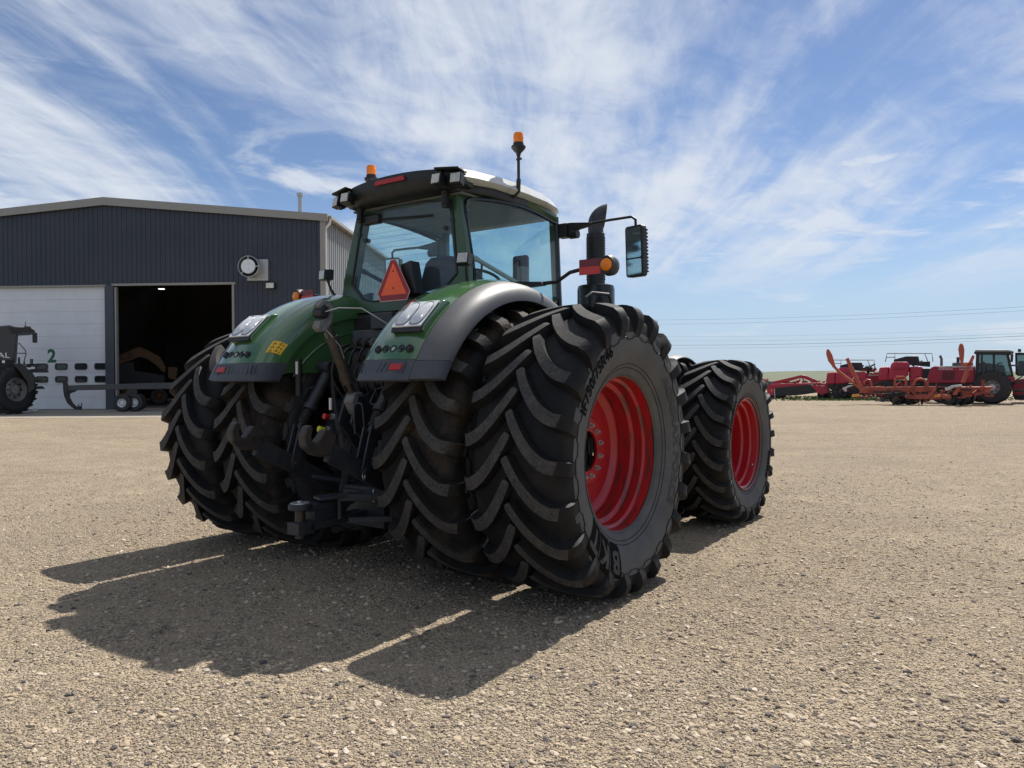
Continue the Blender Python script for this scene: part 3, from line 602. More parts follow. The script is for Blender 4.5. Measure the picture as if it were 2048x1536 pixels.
c.build('grille', BLACK, T)
c = MB(); c.prism(rect(-.35,.35,.6,1.1,.04), XZ(4.3), 0, .5); c.build('front_ballast', TRIM, T, .03)
for s in (1, -1):                                   # front mudguards
    prof = [(.86,.99),(.95,1.02),(1.3,1.02),(1.36,.99)]; rows = []
    for i in range(17):
        a = R(40+95*i/16); rows.append([Vector((s*x, 3.3+r*math.cos(a), HF+r*math.sin(a))) for x, r in prof]+[Vector((s*x, 3.3+(r-.012)*math.cos(a), HF+(r-.012)*math.sin(a))) for x, r in prof[::-1]])
    MB().loft(rows).build('front_mudguard', TRIM, T)
    c = MB(); c.box((s*.78, 1.0, 1.05), (.35,1.3,.75)); c.build('fuel_tank', TRIM, T, .06)
    st = MB()
    for k in range(4): st.box((s*(.98+.03*(3-k)), 1.15, .55+k*.3), (.28,.45,.03))
    for yy in (.92, 1.38): st.bar((s*1.1, yy, .5), (s*.98, yy, 1.6), .03, .05)
    st.build('steps', BLACK, T)

# ---- rear fenders
FP = [(.566,1.17),(.572,1.23),(.586,1.29),(.612,1.335),(.65,1.366),(.71,1.387),(.85,1.402),(1.0,1.405),(1.10,1.395),(1.175,1.375)]
FQ = [(1.18,1.375),(1.24,1.358),(1.295,1.328),(1.335,1.285),(1.355,1.235)]
def fpt(x, r, z=None, a=None):
    if z is not None: a = math.pi-math.asin((z-HR)/r)
    return Vector((x, r*math.cos(a), HR+r*math.sin(a)))
def fsheet(prof, za, a1, n=28, th=.012, zb=None):
    rows = []
    for i in range(n+1):
        f = i/n; o = []; u = []
        for x, r in prof:
            aa = math.pi-math.asin((za-HR)/r); ab = math.pi-math.asin((zb-HR)/r) if zb is not None else a1
            a = aa+(ab-aa)*f; o.append(fpt(x, r, a=a)); u.append(fpt(x, r-th, a=a))
        rows.append(o+u[::-1])
    return MB().loft(rows)
for s in (1, -1):
    fx = (lambda m: m.mirror() if s < 0 else m)
    f = fx(fsheet(FP, 1.785, R(28))).build('fender', GREEN, T, ang=40)
    fx(fsheet(FQ, 1.775, R(28), th=.03)).build('fender_flare', FLARE, f, ang=50)
    lo = fsheet([(x, r+.002) for x, r in FP], 1.635, 0, 6, .03, 1.783)
    fx(lo).build('fender_trim', TRIM, f, ang=40)
    fx(fsheet([(x, r+.003) for x, r in FQ], 1.645, 0, 6, .034, 1.772)).build('flare_trim', TRIM, f, ang=50)
    gr = MB()                                       # moulded slots in the trim
    for k in range(11):
        x = .60+.045*k
        r = 1.372+.03*min(1,(x-.6)/.3)
        if x > .86 and s > 0 and k > 8: continue
        gr.tube([fpt(x+.0, r+.004, z=1.67+.02), fpt(x+.012, r+.004, z=1.74), fpt(x+.02, r+.004, z=1.765)], .0045, 5)
    fx(gr).build('trim_slots', BLACK, f)
    wl = MB(); pts = []                             # inner side wall below the crown
    for i in range(25):
        a = R(28+(153-28)*i/24); r = 1.30; pts.append((r*math.cos(a), HR+r*math.sin(a)))
    inn = [(-.86,1.70),(-.45,1.70),(.3,1.9),(1.0,1.72)]
    wl.prism(pts+inn, YZ(.60), 0, .02); fx(wl).build('fender_side', GREEN, f)
    rb = MB(); rb.tube([fpt(.596, 1.02, a=R(60+84*i/14)) for i in range(15)], .008, 6); fx(rb).build('fender_rib', GREEN, f)
    hs = MB(); B = [(-1.085,1.995),(-1.065,2.035),(-.86,2.225),(-.80,2.235),(-.70,2.20),(-.85,2.0),(-.98,1.93)]
    hs.prism(B, YZ(0), .848, 1.157); fx(hs).build('lamp_housing', GREEN, f, .012)
    bz = MB(); bz.prism([(-1.100,1.985),(-1.088,2.022),(-.885,2.214),(-.87,2.20),(-1.05,1.98)], YZ(0), .856, 1.15); fx(bz).build('lamp_bezel', BLACK, f, .006)
    L0 = Vector((0,-1.092,2.026)); L1 = Vector((0,-.876,2.222)); LN = Vector((0,-.67,.74))
    pt = MB(); pt.prism(rect(.862,1.144,0,1,.0), lambda a_,b_,t: Vector((a_,0,0))+L0.lerp(L1,b_)+LN*t, -.02, .006); fx(pt).build('lamp_reflector', mat('lamp_chrome', (.85,.86,.87), .2, .3, .1, 10), f, .004)
    for k in range(2):                              # two arched clear lenses side by side
        cx0 = .934+.138*k; ln = MB(); rows = []
        for i in range(9):
            q_ = i/8; ring_ = []
            for j in range(28):
                t_ = 6.2832*j/28; ex_ = abs(math.cos(t_))**.7*(1 if math.cos(t_) > 0 else -1); ez_ = abs(math.sin(t_))**(.8 if math.sin(t_) > 0 else .45)*(1 if math.sin(t_) > 0 else -1)
                ring_.append(Vector((cx0+.062*ex_*(1-q_*.999), 0, 0))+L0.lerp(L1, .49+.45*ez_*(1-q_*.999))+LN*(.006+.030*math.sin(q_*1.5708)**.6))
            rows.append(ring_)
        ln.loft(rows); tlp = fx(ln).build('tail_lamp', LENS, f, ang=60)
        ed = MB().tube([p_+LN*.002 for p_ in rows[0]]+[rows[0][0]+LN*.002], .0045, 5); fx(ed).build('lens_edge', mat('lens_edge', (.14,.145,.15), .4), f)
    for k in range(5):                              # push buttons / sockets in the green skin
        x = .788+.0768*k; c0 = Vector((x, -1.150, 1.858)); n_ = Vector((0, -.80, .42)).normalized(); cn = MB()
        cn.lathe([(-.03,.031),(.013,.031),(.015,.025),(.003,.022),(.003,.003)], c0, n_, n=20)
        bt = MB().lathe([(.0,.016),(.013,.016),(.016,.011),(.016,.0005)], c0, n_, n=16)
        fx(cn).build('button_ring', BLACK, f); fx(bt).build('push_button', (SILVER if k == 2 else BLACKG), f)
    rf = MB(); rf.prism(rect(.985,1.10,1.708,1.752,.006), lambda a,b,t: Vector((a, -1.232-t+(b-1.73)*.45, b)), 0, .018); fx(rf).build('reflector', REFL, f, .004)
    rf = MB(); rf.ring(rect(.962,1.118,1.692,1.768,.01), rect(.985,1.10,1.708,1.752,.006), lambda a,b,t: Vector((a, -1.205-t+(b-1.73)*.45, b)), 0, .035); fx(rf).build('reflector_frame', TRIM, f)
    if s < 0:
        dc = MB(); 
        def DP(a, b, t, s=s):                       # decal lies on the crown, a = across (0..1), b = up (0..1)
            q = a*2.6; tab = [(.632,1.352),(.609,1.332),(.583,1.288),(.568,1.228)]; i_ = min(int(q), 2); g_ = q-i_
            x = tab[i_][0]+(tab[i_+1][0]-tab[i_][0])*g_-.003-t; r = tab[i_][1]+(tab[i_+1][1]-tab[i_][1])*g_+.004
            return fpt(-x, r, a=R(143.6-5.6*b-2.2*a))
        dc.loft([[DP(i_/8, j_/6, 0) for i_ in range(9)] for j_ in range(7)], closed=False); dc.build('warning_decal', YEL, f)
        dk = MB()
        for q in range(3):
            b0 = .08+.31*q
            dk.ring([(.10,b0),(.44,b0),(.27,b0+.24)], [(.18,b0+.05),(.36,b0+.05),(.27,b0+.17)], DP, .0016, .002)
            dk.prism([(.58,b0+.05),(.9,b0+.03),(.86,b0+.1),(.6,b0+.13)], DP, .0016, .002); dk.prism([(.62,b0+.15),(.72,b0+.15),(.72,b0+.22),(.62,b0+.22)], DP, .0016, .002)
        dk.build('decal_symbols', BLACK, f)

# ---- cab
cab = empty('cab', (0,0,0), parent=T)
def ZX(z, top=3.28, b=2.30): f = (z-b)/(top-b); return .79-.17*f        # half width at the rear corner
RY = lambda z: -.075+.075*(z-2.3)/.95
rfn = lambda a, b, t: Vector((a, RY(b)-t, b))
outer = [(-.80,2.27),(-.45,2.27),(.45,2.27),(.80,2.27),(.775,2.60),(.70,2.95),(.625,3.30),(.25,3.34),(-.25,3.34),(-.625,3.30),(-.70,2.95),(-.775,2.60)]
inner = [(-.50,2.40),(-.36,2.365),(.36,2.365),(.50,2.40),(.665,2.55),(.615,2.9),(.565,3.215),(.2,3.255),(-.2,3.255),(-.565,3.215),(-.615,2.9),(-.665,2.55)]
MB().ring(outer, inner, rfn, -.05, .02).build('rear_frame', FRAMEG, cab, .008)
inn2 = [(a*.965, 2.8+(b-2.8)*.965) for a, b in inner]
MB().ring(inner, inn2, rfn, -.01, .03).build('window_seal', BLACK, cab, .004)
MB().prism([(a*.99, 2.8+(b-2.8)*.99) for a, b in inner], rfn, .012, .018).build('rear_window', GLASSR, cab)
hw_ = MB()
for k in range(11):
    z = 2.62+k*.05; x = .57-.1*(z-2.6); hw_.tube([rfn(-x, z, .011), rfn(x, z, .011)], .0011, 4)
kind(hw_.build('heater_wires', BLACK, cab), 'stuff')
for s in (1, -1):
    hg = MB(); hg.box((s*.53, -.075, 3.21), (.05,.05,.15)); hg.tube([(s*.53,-.03,3.27),(s*.53,-.09,3.26),(s*.53,-.10,3.16)], .022, 8); hg.build('window_hinge', BLACK, cab, .01)
    for dx, z in ((.58,3.03),(.50,2.97)): MB().cyl((s*dx,-.05,z), (s*dx,.01,z), .022, n=12).build('window_knob', BLACK, cab)
    # side door frame and glass: rear post -> bulge -> front post
    def SX(y, z):
        f = min(max((y+.02)/1.38, 0), 1); rear = ZX(z); frt = .815-.03*(z-2.3); return s*(rear+(frt-rear)*f+.075*math.sin(math.pi*min(f*1.05,1))*(1-.25*(z-2.3)))
    def sp(y, z, o=0): return Vector((SX(y, z)+s*o, y, z))
    ztop = lambda y: 3.205+.075*math.sin(math.pi*min(max((y+.1)/1.6,0),1))-.02*y
    rows = []
    for i in range(15):
        y = .035+1.305*i/14; rows.append([sp(y, 1.95+(ztop(y)-1.95)*j/10, -.004) for j in range(11)])
    sg_ = MB().loft(rows, closed=False); 
    sg_.build('side_window', GLASS, cab, ang=60)
    fr = MB()
    top = [(.03+1.32*i/14) for i in range(15)]
    fr.tube([sp(.035,2.2), sp(.035,2.7), sp(.035,3.1), sp(.06, ztop(.06)-.02)]+[sp(y, ztop(y)) for y in top[1:]]+[sp(1.36,3.1), sp(1.37,2.6), sp(1.37,1.95)], .019, 6)
    fr.build('door_seal', BLACKG, cab)
    pl = MB()                                      # rear corner post, wraps the corner
    rg = []
    for z in (2.2,2.45,2.7,2.95,3.15,3.32):
        x = ZX(z); y = RY(z); rg.append([Vector((s*a, b, z)) for a, b in ((x-.115,y-.018),(x-.02,y-.018),(x+.006,y+.01),(x+.012,y+.095),(x-.03,y+.11),(x-.115,y+.06))])
    pl.loft(rg).build('rear_post', FRAMEG, cab, .01)
    ap = MB(); rg = []
    for z in (1.5,2.0,2.5,3.0,3.28):
        x = abs(SX(1.37, z)); y = 1.40-.02*(z-2.3); rg.append([Vector((s*a, b, z)) for a, b in ((x-.10,y-.01),(x-.005,y-.03),(x+.012,y+.0),(x-.03,y+.05),(x-.11,y+.05))])
    ap.loft(rg).build('front_post', FRAMEG, cab, .008)
    hd = MB(); hd.tube([sp(.0,ztop(0)+.06,-.06)]+[sp(y, ztop(y)+.055, -.03) for y in top[1:]], .05, 8); hd.build('roof_rail', FRAMEG, cab)
    hb = MB(); hb.tube([sp(.03,2.72,-.05), sp(.15,2.70,-.06)], .028, 8); hb.tube([sp(.15,2.70,-.06), sp(1.3,2.40,-.06)], .021, 8); hb.build('door_bar', (mat('pale_bar', (.42,.43,.42), .5) if s > 0 else BLACK), cab)
MB().prism([(-.80,1.95),(.80,1.95),(.775,3.26),(-.775,3.26)], lambda a,b,t: Vector((a, 1.40-.03*(b-2.3)+t+.10*(1-(a/.8)**2), b)), 0, .006).build('windscreen', GLASS, cab)
c = MB(); c.box((0,.65,2.02), (1.5,1.5,.5)); c.build('cab_floor', BLACK, cab, .05)
c = MB(); c.prism([(-.82,2.15),(.82,2.15),(.80,2.29),(-.80,2.29)], XZ(0), -.06, .25); c.build('rear_sill', BLACK, cab, .01)
# roof: dark liner slab, white shell, black rear visor
def roof_ring(y, hw, z0, z1, zc, n=10):
    q = [Vector((-hw+.04, y, z0)), Vector((-hw, y, z0+.03))]
    for i in range(n+1):
        t = -1+2*i/n; q.append(Vector((t*(hw-.02-.03*abs(t)), y, z1+(zc-z1)*(1-abs(t)**2.6))))
    return q+[Vector((hw, y, z0+.03)), Vector((hw-.04, y, z0))]
sec = [(-.12,.74,3.345,3.445,3.485),(.05,.80,3.345,3.45,3.50),(.35,.845,3.345,3.455,3.52),(.75,.855,3.34,3.46,3.525),(1.1,.84,3.335,3.45,3.51),(1.35,.80,3.325,3.42,3.47),(1.48,.74,3.315,3.385,3.42),(1.54,.66,3.32,3.35,3.37)]
MB().loft([roof_ring(*q) for q in sec]).build('roof_shell', WHITE, cab, ang=45)
c = MB(); c.loft([[Vector((a, y, b)) for a, b in rect(-hw+.045, hw-.045, 3.27, 3.36, .02, 2)] for y, hw in ((-.06,.70),(.3,.82),(.8,.835),(1.3,.79),(1.47,.70))]); c.build('roof_liner', BLACK, cab)
c = MB(); c.box((0,.62,3.262), (1.36,1.3,.02)); c.build('headliner', LINER, cab, .008)
c = MB(); c.lathe([(0,.001),(0,.05),(.012,.045),(.012,.001)], (.32,.45,3.24), (0,0,1), n=20); c.build('dome_lamp', SILVER, cab)
vz = MB(); rows = []
for i in range(25):
    x = -.74+1.48*i/24; t = abs(x)/.74; bow = -.205+.10*t**3; up = 3.478-.05*t**2; notch = .0
    if .45 < abs(x): up -= .0
    lowz = 3.268-.0*t+.035*t**4
    rows.append([Vector((x, bow, up)), Vector((x, bow-.012, up-.03)), Vector((x, bow+.03, lowz+.05)), Vector((x, bow+.09, lowz)), Vector((x, .05, lowz)), Vector((x, .05, up))])
vz.loft(rows).build('rear_visor', BLACK, cab, ang=50)
for s in (1, -1):
    ck = MB(); ck.box((s*.655,-.165,3.425), (.25,.13,.022), (R(-6),R(5*s),R(10*s))); ck.box((s*.66,-.10,3.36), (.18,.10,.10)); ck.build('lamp_cowl', BLACK, cab, .012)
    for x, y, z, rz in ((.735,-.17,3.335,14),(.565,-.215,3.345,-2)):
        lp = MB(); m_ = Euler((R(-12),0,R(rz*s))).to_matrix(); c0 = Vector((s*x, y, z))
        lp.box(c0, (.105,.06,.10), m_)
        for k in range(5): lp.box(c0+m_@Vector((-.042+.021*k,.045,0)), (.006,.04,.085), m_)
        lp.bar(c0+m_@Vector((0,.03,.04)), c0+Vector((0,.03,.09)), .04, .02)
        l_ = lp.build('roof_lamp', BLACK, cab, .008)
        MB().box(c0+m_@Vector((0,-.033,0)), (.088,.012,.083), m_).build('lamp_lens', LED, l_, .012)
bl = MB(); bl.prism([(-.19,-.018),(.19,-.018),(.17,.022),(-.17,.022)], lambda a,b,t: Vector((a, -.218-t+.10*(abs(a)/.74)**3, 3.425+b-.05*(a/.74)**2)), 0, .012); bl.build('brake_lamp', REFL, cab, .003)
# slow vehicle sign on its bracket
SM = [(-.028,.19),(.028,.19),(.185,-.095),(.15,-.165),(-.15,-.165),(-.185,-.095)]
sgn = lambda a, b, t: Vector((.118+a*1.08, -.30-t, 2.50+b*1.03))
sm = MB().prism(SM, sgn, 0, .003).build('slow_vehicle_sign', SMVR, T)
MB().prism([(0,.165),(.142,-.112),(-.142,-.112)], sgn, .0035, .0045).build('sign_centre', SMVO, sm)
e = MB().ring(SM, [(a*.965, b*.965+.0005) for a, b in SM], sgn, .0032, .004); e.build('sign_edge', mat('sign_pale', (.75,.42,.38), .5), sm)
for z in (.09,-.055): MB().cyl(sgn(0,z,.004), sgn(0,z,.009), .007, n=10).build('sign_bolt', BLACK, sm)
MB().box((.25,-.20,2.52), (.13,.12,.30), (0,R(-12),0)).build('sign_bracket', BLACK, T, .01)
# seat, steering, interior
st = empty('seat', (0,0,0), parent=T)
rg = [[Vector((.16+a*w_, y, z)) for a, y in ((-1,yy-.01),(-.85,yy-.07),(.85,yy-.07),(1,yy-.01),(.85,yy+.06),(-.85,yy+.06))] for z, w_, yy in ((2.28,.27,.36),(2.45,.28,.35),(2.62,.26,.34),(2.74,.20,.33),(2.79,.12,.33))]
MB().loft(rg).build('seat_back', SEAT, st, .02); MB().box((.16,.58,2.32), (.52,.5,.14)).build('seat_cushion', SEAT, st, .04)
c = MB(); c.box((.48,.62,2.45), (.12,.5,.10)); c.build('armrest', SEAT, st, .03)
c = MB(); c.tube([(.1,1.1,2.3),(.1,1.02,2.62)], .035, 8); c.lathe([(0,.0),(0,.03)], (.1,1.0,2.66), (0,-.4,1), n=12); 
c.tube([Vector((.1,1.0,2.66))+Matrix.Rotation(R(-22),3,'X')@Vector((.20*math.cos(6.2832*i/24), .20*math.sin(6.2832*i/24), 0)) for i in range(25)], .015, 6); c.build('steering_wheel', BLACK, T)
c = MB(); c.prism(rect(-.09,.09,2.50,2.86,.03), XZ(1.03), 0, .03); c.mx(lambda p: Vector((p.x+.56, p.y, p.z))); c.tube([(.56,1.05,2.4),(.56,1.05,2.55)], .02, 6); c.build('terminal_screen', SEAT, T, .005)
c = MB(); c.tube([(-.28,1.25,3.15),(-.30,1.15,2.98),(-.10,1.1,2.90),(.02,1.1,2.86),(.02,1.1,2.72)], .012, 6, 4); c.box((-.10,1.12,2.70), (.22,.03,.12)); c.build('monitor_arm', BLACK, T)
c = MB(); c.lathe([(0,.001),(0,.04),(.05,.035),(.06,.001)], (.50,.80,2.52), (0,-.2,1), n=12); c.tube([(.50,.80,2.45),(.50,.78,2.56)], .016, 6); c.build('joystick', BLACK, T)
c = MB(); c.prism(rect(-.06,.06,-.10,.10,.015), lambda a,b,t: Vector((.70+a*.6, .86+a*.6+t, 2.62+b)), 0, .03); c.tube([(.66,.8,2.3),(.70,.87,2.55)], .012, 6); c.build('side_monitor', mat('monitor_grey', (.20,.19,.175), .5), T, .004)
c = MB(); c.box((0,1.28,2.35), (1.2,.22,.22)); c.lathe([(0,.001),(.02,.09),(.05,.09),(.05,.001)], (.1,1.2,2.52), (0,-.5,1), n=20); c.build('dashboard', SEAT, T, .03)
MB().tube([(-.45,-.02,3.16),(-.1,-.05,3.13),(.35,-.04,3.10)], .010, 5).build('rear_wiper', BLACK, T); MB().box((-.42,-.02,3.16), (.22,.08,.09)).build('wiper_motor', BLACK, T, .02)
c = MB(); c.box((.46,.12,2.36), (.30,.22,.14)); c.build('side_console', BLACK, T, .03)
# beacons
def beacon(base, stalk, name='beacon'):
    b = MB(); x, y, z = base; lx = Vector((x, y, z+stalk))
    if stalk > .1:
        b.tube([(x-.06,y,z-.055),(x-.005,y,z-.005),(x,y,z+.10)], .022, 8); b.cyl((x,y,z), lx+Vector((0,0,-.05)), .014, n=10); b.cyl(lx+Vector((-.02,0,-.075)), lx+Vector((.03,0,-.075)), .012, n=8)
    b.lathe([(-.06,.014),(-.02,.024),(.012,.055),(.03,.068),(.045,.066),(.05,.05),(.075,.048),(.075,.001)], lx, (0,0,1), n=24)
    o = b.build(name, BLACK, T)
    MB().lathe([(.076,.046),(.10,.047),(.15,.046),(.165,.040),(.170,.028),(.171,.001)], lx, (0,0,1), n=24).build('beacon_lens', ORANGE, o)
    MB().lathe([(.12,.0475),(.124,.049),(.128,.0475)], lx, (0,0,1), n=24).build('lens_ring', ORANGE, o)
beacon((.845,.60,3.38), .36); beacon((-.60,.14,3.46), .115)
# work lamps on stalks beside the rear window
for s, p in ((1, (.86,-.235,2.638)), (-1, (-.86,-.235,2.645))):
    c0 = Vector(p); m_ = Euler((R(-15 if s > 0 else -5),0,R(12*s))).to_matrix(); lp = MB(); lp.box(c0, (.11,.055,.10), m_)
    for k in range(6): lp.box(c0+m_@Vector((-.045+.018*k,.045,.01)), (.006,.05,.10), m_)
    lp.tube([c0+Vector((0,.03,-.04)), c0+Vector((-.02*s,.06,-.13)), c0+Vector((-.05*s,.14,-.25))], .012, 6); lp.tube([c0+Vector((.02,.06,-.02)), c0+Vector((.05*s,.10,-.10)), c0+Vector((.0,.14,-.24))], .006, 5, 4)
    o = lp.build('work_lamp', BLACK, T, .006); MB().box(c0+m_@Vector((0,-.031,0)), (.092,.012,.085), m_).build('lamp_lens', LED, o, .014)
# marker lamps with reflector plates, on arms
for s in (1, -1):
    c0 = Vector((s*1.78, .325, 2.555)); a = MB()
    a.tube([(s*.86,.33,2.46),(s*1.10,.33,2.455),(s*1.42,.33,2.46),(s*1.55,.33,2.53),c0+Vector((-s*.08,.02,0))], .017, 8)
    a.prism([(.80,2.52),(.92,2.50),(1.28,2.47),(1.30,2.44),(.82,2.42)], lambda p,q,t: Vector((s*p,.33+t,q)), -.03, .03); o = a.build('lamp_arm', BLACK, T)
    MB().box(c0+Vector((-s*.02,-.03,.032)), (.20,.006,.062)).build('reflector_dark', mat('reflector_dark', (.17,.010,.016), .35), o); MB().box(c0+Vector((-s*.02,-.031,-.032)), (.20,.006,.064)).build('reflector_bright', mat('reflector_bright', (.62,.04,.03), .35, 0, .1, 30), o)
    MB().loft([[c0+Vector((s*.14,y,0))+Vector((r*math.cos(6.2832*i/20)*.8,0,r*math.sin(6.2832*i/20))) for i in range(20)] for y, r in ((-.05,.075),(0,.088),(.07,.075),(.12,.03))]).build('lamp_body', BLACK, o)
    MB().lathe([(0,.052),(.012,.049),(.022,.034),(.026,.001)], c0+Vector((s*.14,-.05,0)), (0,-1,0), n=24).build('marker_lens', ORANGE, o)
# mirrors
for s in (1, -1):
    mx_, my_, mz = 1.60, 1.47, 2.855
    a = MB(); a.prism([(.80,3.20),(.86,3.20),(.90,3.145),(1.16,3.19),(1.16,3.21),(.93,3.235),(.80,3.24)], lambda p,q,t: Vector((s*p, 1.44+t, q-.03)), -.03, .03)
    a.tube([(s*1.1,1.44,3.175),(s*1.35,1.45,3.185),(s*1.57,1.46,3.19),(s*1.61,1.465,3.16),(s*1.61,1.47,3.09)], .014, 8); a.box((s*.84,1.42,3.13), (.10,.10,.14)); a.cyl((s*.90,1.44,3.09),(s*.99,1.44,3.09), .045, n=14)
    o = a.build('mirror_arm', BLACK, T, .004)
    m_ = Euler((R(2),0,R(-14*s))).to_matrix(); c0 = Vector((s*mx_, my_, mz)); fn = lambda p,q,t: c0+m_@Vector((p,t,q))
    sh = MB(); sh.loft([[fn(p*k, q*k, t) for p, q in rect(-.105,.105,-.245,.245,.03)] for t, k in ((-.012,1),(.05,1),(.085,.8))])
    for k in range(13): sh.box(fn(s*.1035,-.2+k*.033,.035), (.008,.07,.016), m_)
    sh.build('mirror_shell', BLACK, o)
    MB().prism(rect(-.088,.088,-.06,.225,.015), fn, -.018, -.0125).build('mirror_glass', MIRR, o); MB().prism(rect(-.088,.088,-.228,-.075,.015), fn, -.018, -.0125).build('wide_angle_glass', MIRR, o)
# exhaust
ex, ey = .80, 2.155
a = MB(); a.lathe([(2.0,.05),(2.0,.205),(2.60,.205),(2.645,.195),(2.655,.17),(2.655,.10)], (ex,ey,0), (0,0,1), n=40); 
o = a.build('exhaust_canister', BLACKG, T)
b = MB(); b.lathe([(2.64,.10),(3.22,.10),(3.225,.09),(3.225,.05)], (ex,ey,0), (0,0,1), n=32)
p_ = b.build('exhaust_stack', BLACK, o)
d = MB()
for i in range(40):
    for k in range(17):
        t = 6.2832*(i+.5*(k%2))/40
        if -1.9 < math.atan2(math.sin(t+1.2), math.cos(t+1.2)) < 1.9:
            d.box((ex+.101*math.cos(t), ey+.101*math.sin(t), 2.72+k*.028), (.008,.008,.013), (0,0,t))
kind(d.build('stack_perforation', mat('stack_hole', (.05,.05,.055), .35, .5), p_), 'stuff')
tp = MB(); rg = []; ee = Vector((.80,.60,0)); e2 = Vector((-.60,.80,0))
for i in range(10):
    f_ = R(98)*(i/9); hr_ = .084+.055*(i/9)**1.3; pv = Vector((ex,ey,3.225))+ee*.086+Vector((0,0,.05*min(1,i/3))); dr_ = -ee*math.cos(f_)+Vector((0,0,1))*math.sin(f_); cc = pv+dr_*hr_
    rg.append([cc+dr_*(hr_*math.cos(6.2832*k/24))+e2*(.083*math.sin(6.2832*k/24)) for k in range(24)])
tp.loft(rg, caps=False).build('exhaust_tip', mat('exhaust_tip', (.05,.05,.055), .35, .6, .2, 8), o)
MB().lathe([(2.2,.05),(2.42,.05),(2.42,.065),(2.46,.065),(2.47,.05),(2.47,.001)], on(1242,640,x=.62)*Vector((1,1,0)) if False else (.62,2.62,0), (0,0,1), n=20).build('filler_cap', BLACK, T)
MB().tube([(.98,1.62,1.9),(.98,1.62,2.47),(1.0,1.70,2.52),(1.06,1.95,2.52),(1.06,2.0,2.47),(1.06,2.02,1.9)], .017, 8).build('handrail', BLACK, T)

# ---- rear hitch and hydraulics
for s in (1, -1):
    x = s*.43; a = MB()
    A = Vector((x,-1.33,1.10)); Bp = Vector((x*.92,-.35,.60)); a.bar(A, Bp, .05, .15, taper=.85)
    o = a.build('lower_link', IRON, T, .008)
    hk = MB(); hp = [(-.20,-.02),(-.16,-.095),(-.06,-.13),(.05,-.12),(.12,-.06),(.12,.07),(.04,.10),(-.02,.085),(-.035,.03),(-.065,-.03),(-.10,-.035),(-.125,.0),(-.125,.06),(-.15,.085),(-.19,.06)]
    c0 = Vector((x,-1.40,1.19)); ca = math.cos(R(-20)); sa = math.sin(R(-20))
    hk.prism([(p*ca-q*sa, p*sa+q*ca) for p, q in hp], lambda p,q,t: c0+Vector((t, p*.95, q*.95)), -.036, .036); hk.build('catch_hook', HOOK, o, .014)
    ch = MB(); q0 = Vector((x+s*.035,-.99,.92)); ch.bar(q0, q0+Vector((0,.10,.33)), .02, .085); ch.bar(q0-Vector((s*.08,0,0)), q0+Vector((-s*.08,.10,.33)), .02, .085)
    ch.cyl(q0-Vector((s*.11,0,0)), q0+Vector((s*.03,0,0)), .03, n=14); ch.build('lift_fork', IRON, o, .006)
    lr = MB(); t0 = Vector((x,-.90,1.22)); t1 = Vector((x*.98,-.56,1.74)); m0 = t0.lerp(t1,.30); lr.cyl(t0, m0, .028, n=12); lr.cyl(m0, t1, .05, n=18); lr.cyl(m0, m0.lerp(t1,.12), .06, n=18)
    lr.tube([m0.lerp(t1,.15)+Vector((-.05,-.03,0)), m0.lerp(t1,.2)+Vector((-.10,-.05,0)), m0.lerp(t1,.5)+Vector((-.10,-.05,0)), m0.lerp(t1,.55)+Vector((-.05,-.03,0))], .007, 6)
    for k in range(7): lr.lathe([(-.006,.04),(0,.046),(.006,.04)], t0.lerp(m0,.3+.1*k), t1-t0, n=14)
    lr.build('lift_rod', IRON, T)
    la = MB(); la.bar((x*.95,-.25,1.62), (x,-.62,1.76), .07, .13, taper=.8); la.cyl((x-s*.07,-.60,1.75),(x+s*.07,-.60,1.75), .055, n=16); la.build('lift_arm', IRON, T, .01)
    cy = MB(); cy.cyl((x*.8,-.42,.85),(x*.9,-.52,1.35), .055, n=16); cy.cyl((x*.9,-.52,1.35),(x*.95,-.56,1.68), .03, n=12); cy.build('lift_cylinder', IRON, T)
    vb = MB(); vb.bar((s*.235,-.60,.56),(s*.20,-.55,1.12), .045, .06); vb.build('hitch_upright', IRON, T, .006)
    sb = MB(); sb.cyl((x-s*.03,-.80,.80),(s*.26,-.56,.74), .022, n=10); sb.build('stabiliser', IRON, T)
# right fork detail: spring clip
MB().tube([(.47,-1.02,.92),(.50,-1.05,.90),(.50,-1.04,.86),(.47,-1.0,.86),(.46,-.99,.90)], .006, 6, 4).build('lynch_pin', STEEL, T)
tl = MB(); a0 = Vector((-.035,-.955,2.16)); a1 = Vector((0,-.665,1.47)); dv = a1-a0
tl.cyl(a0.lerp(a1,.10), a0.lerp(a1,.24), .036, n=16); tl.cyl(a0.lerp(a1,.24), a0.lerp(a1,.78), .050, n=20); tl.cyl(a0.lerp(a1,.24), a0.lerp(a1,.28), .056, n=20); tl.cyl(a0.lerp(a1,.74), a0.lerp(a1,.80), .055, n=20); tl.cyl(a0.lerp(a1,.80), a1, .03, n=14)
o = tl.build('top_link', RUSTY, T)
hk = MB(); hp = [(-.085,.02),(-.06,.085),(.0,.105),(.06,.085),(.085,.03),(.09,-.06),(.06,-.14),(.02,-.17),(-.03,-.15),(-.035,-.09),(.0,-.06),(.03,-.035),(.04,.01),(.02,.05),(-.03,.05),(-.05,.01)]
hc = a0+Vector((0,-.02,.03)); rm = Euler((R(-20),0,0)).to_matrix()
hk.prism(hp, lambda p,q,t: hc+rm@Vector((t,p,q)), -.04, .04); hk.prism([(.06,-.03),(.12,-.05),(.15,-.15),(.13,-.19),(.08,-.17)], lambda p,q,t: hc+rm@Vector((t,p,q)), -.012, .012); hk.build('top_hook', GREASE, o, .014)
MB().cyl(hc+Vector((-.065,-.01,.0)), hc+Vector((.05,-.01,.0)), .048, n=18).build('hook_ball', BLACK, o, .01)
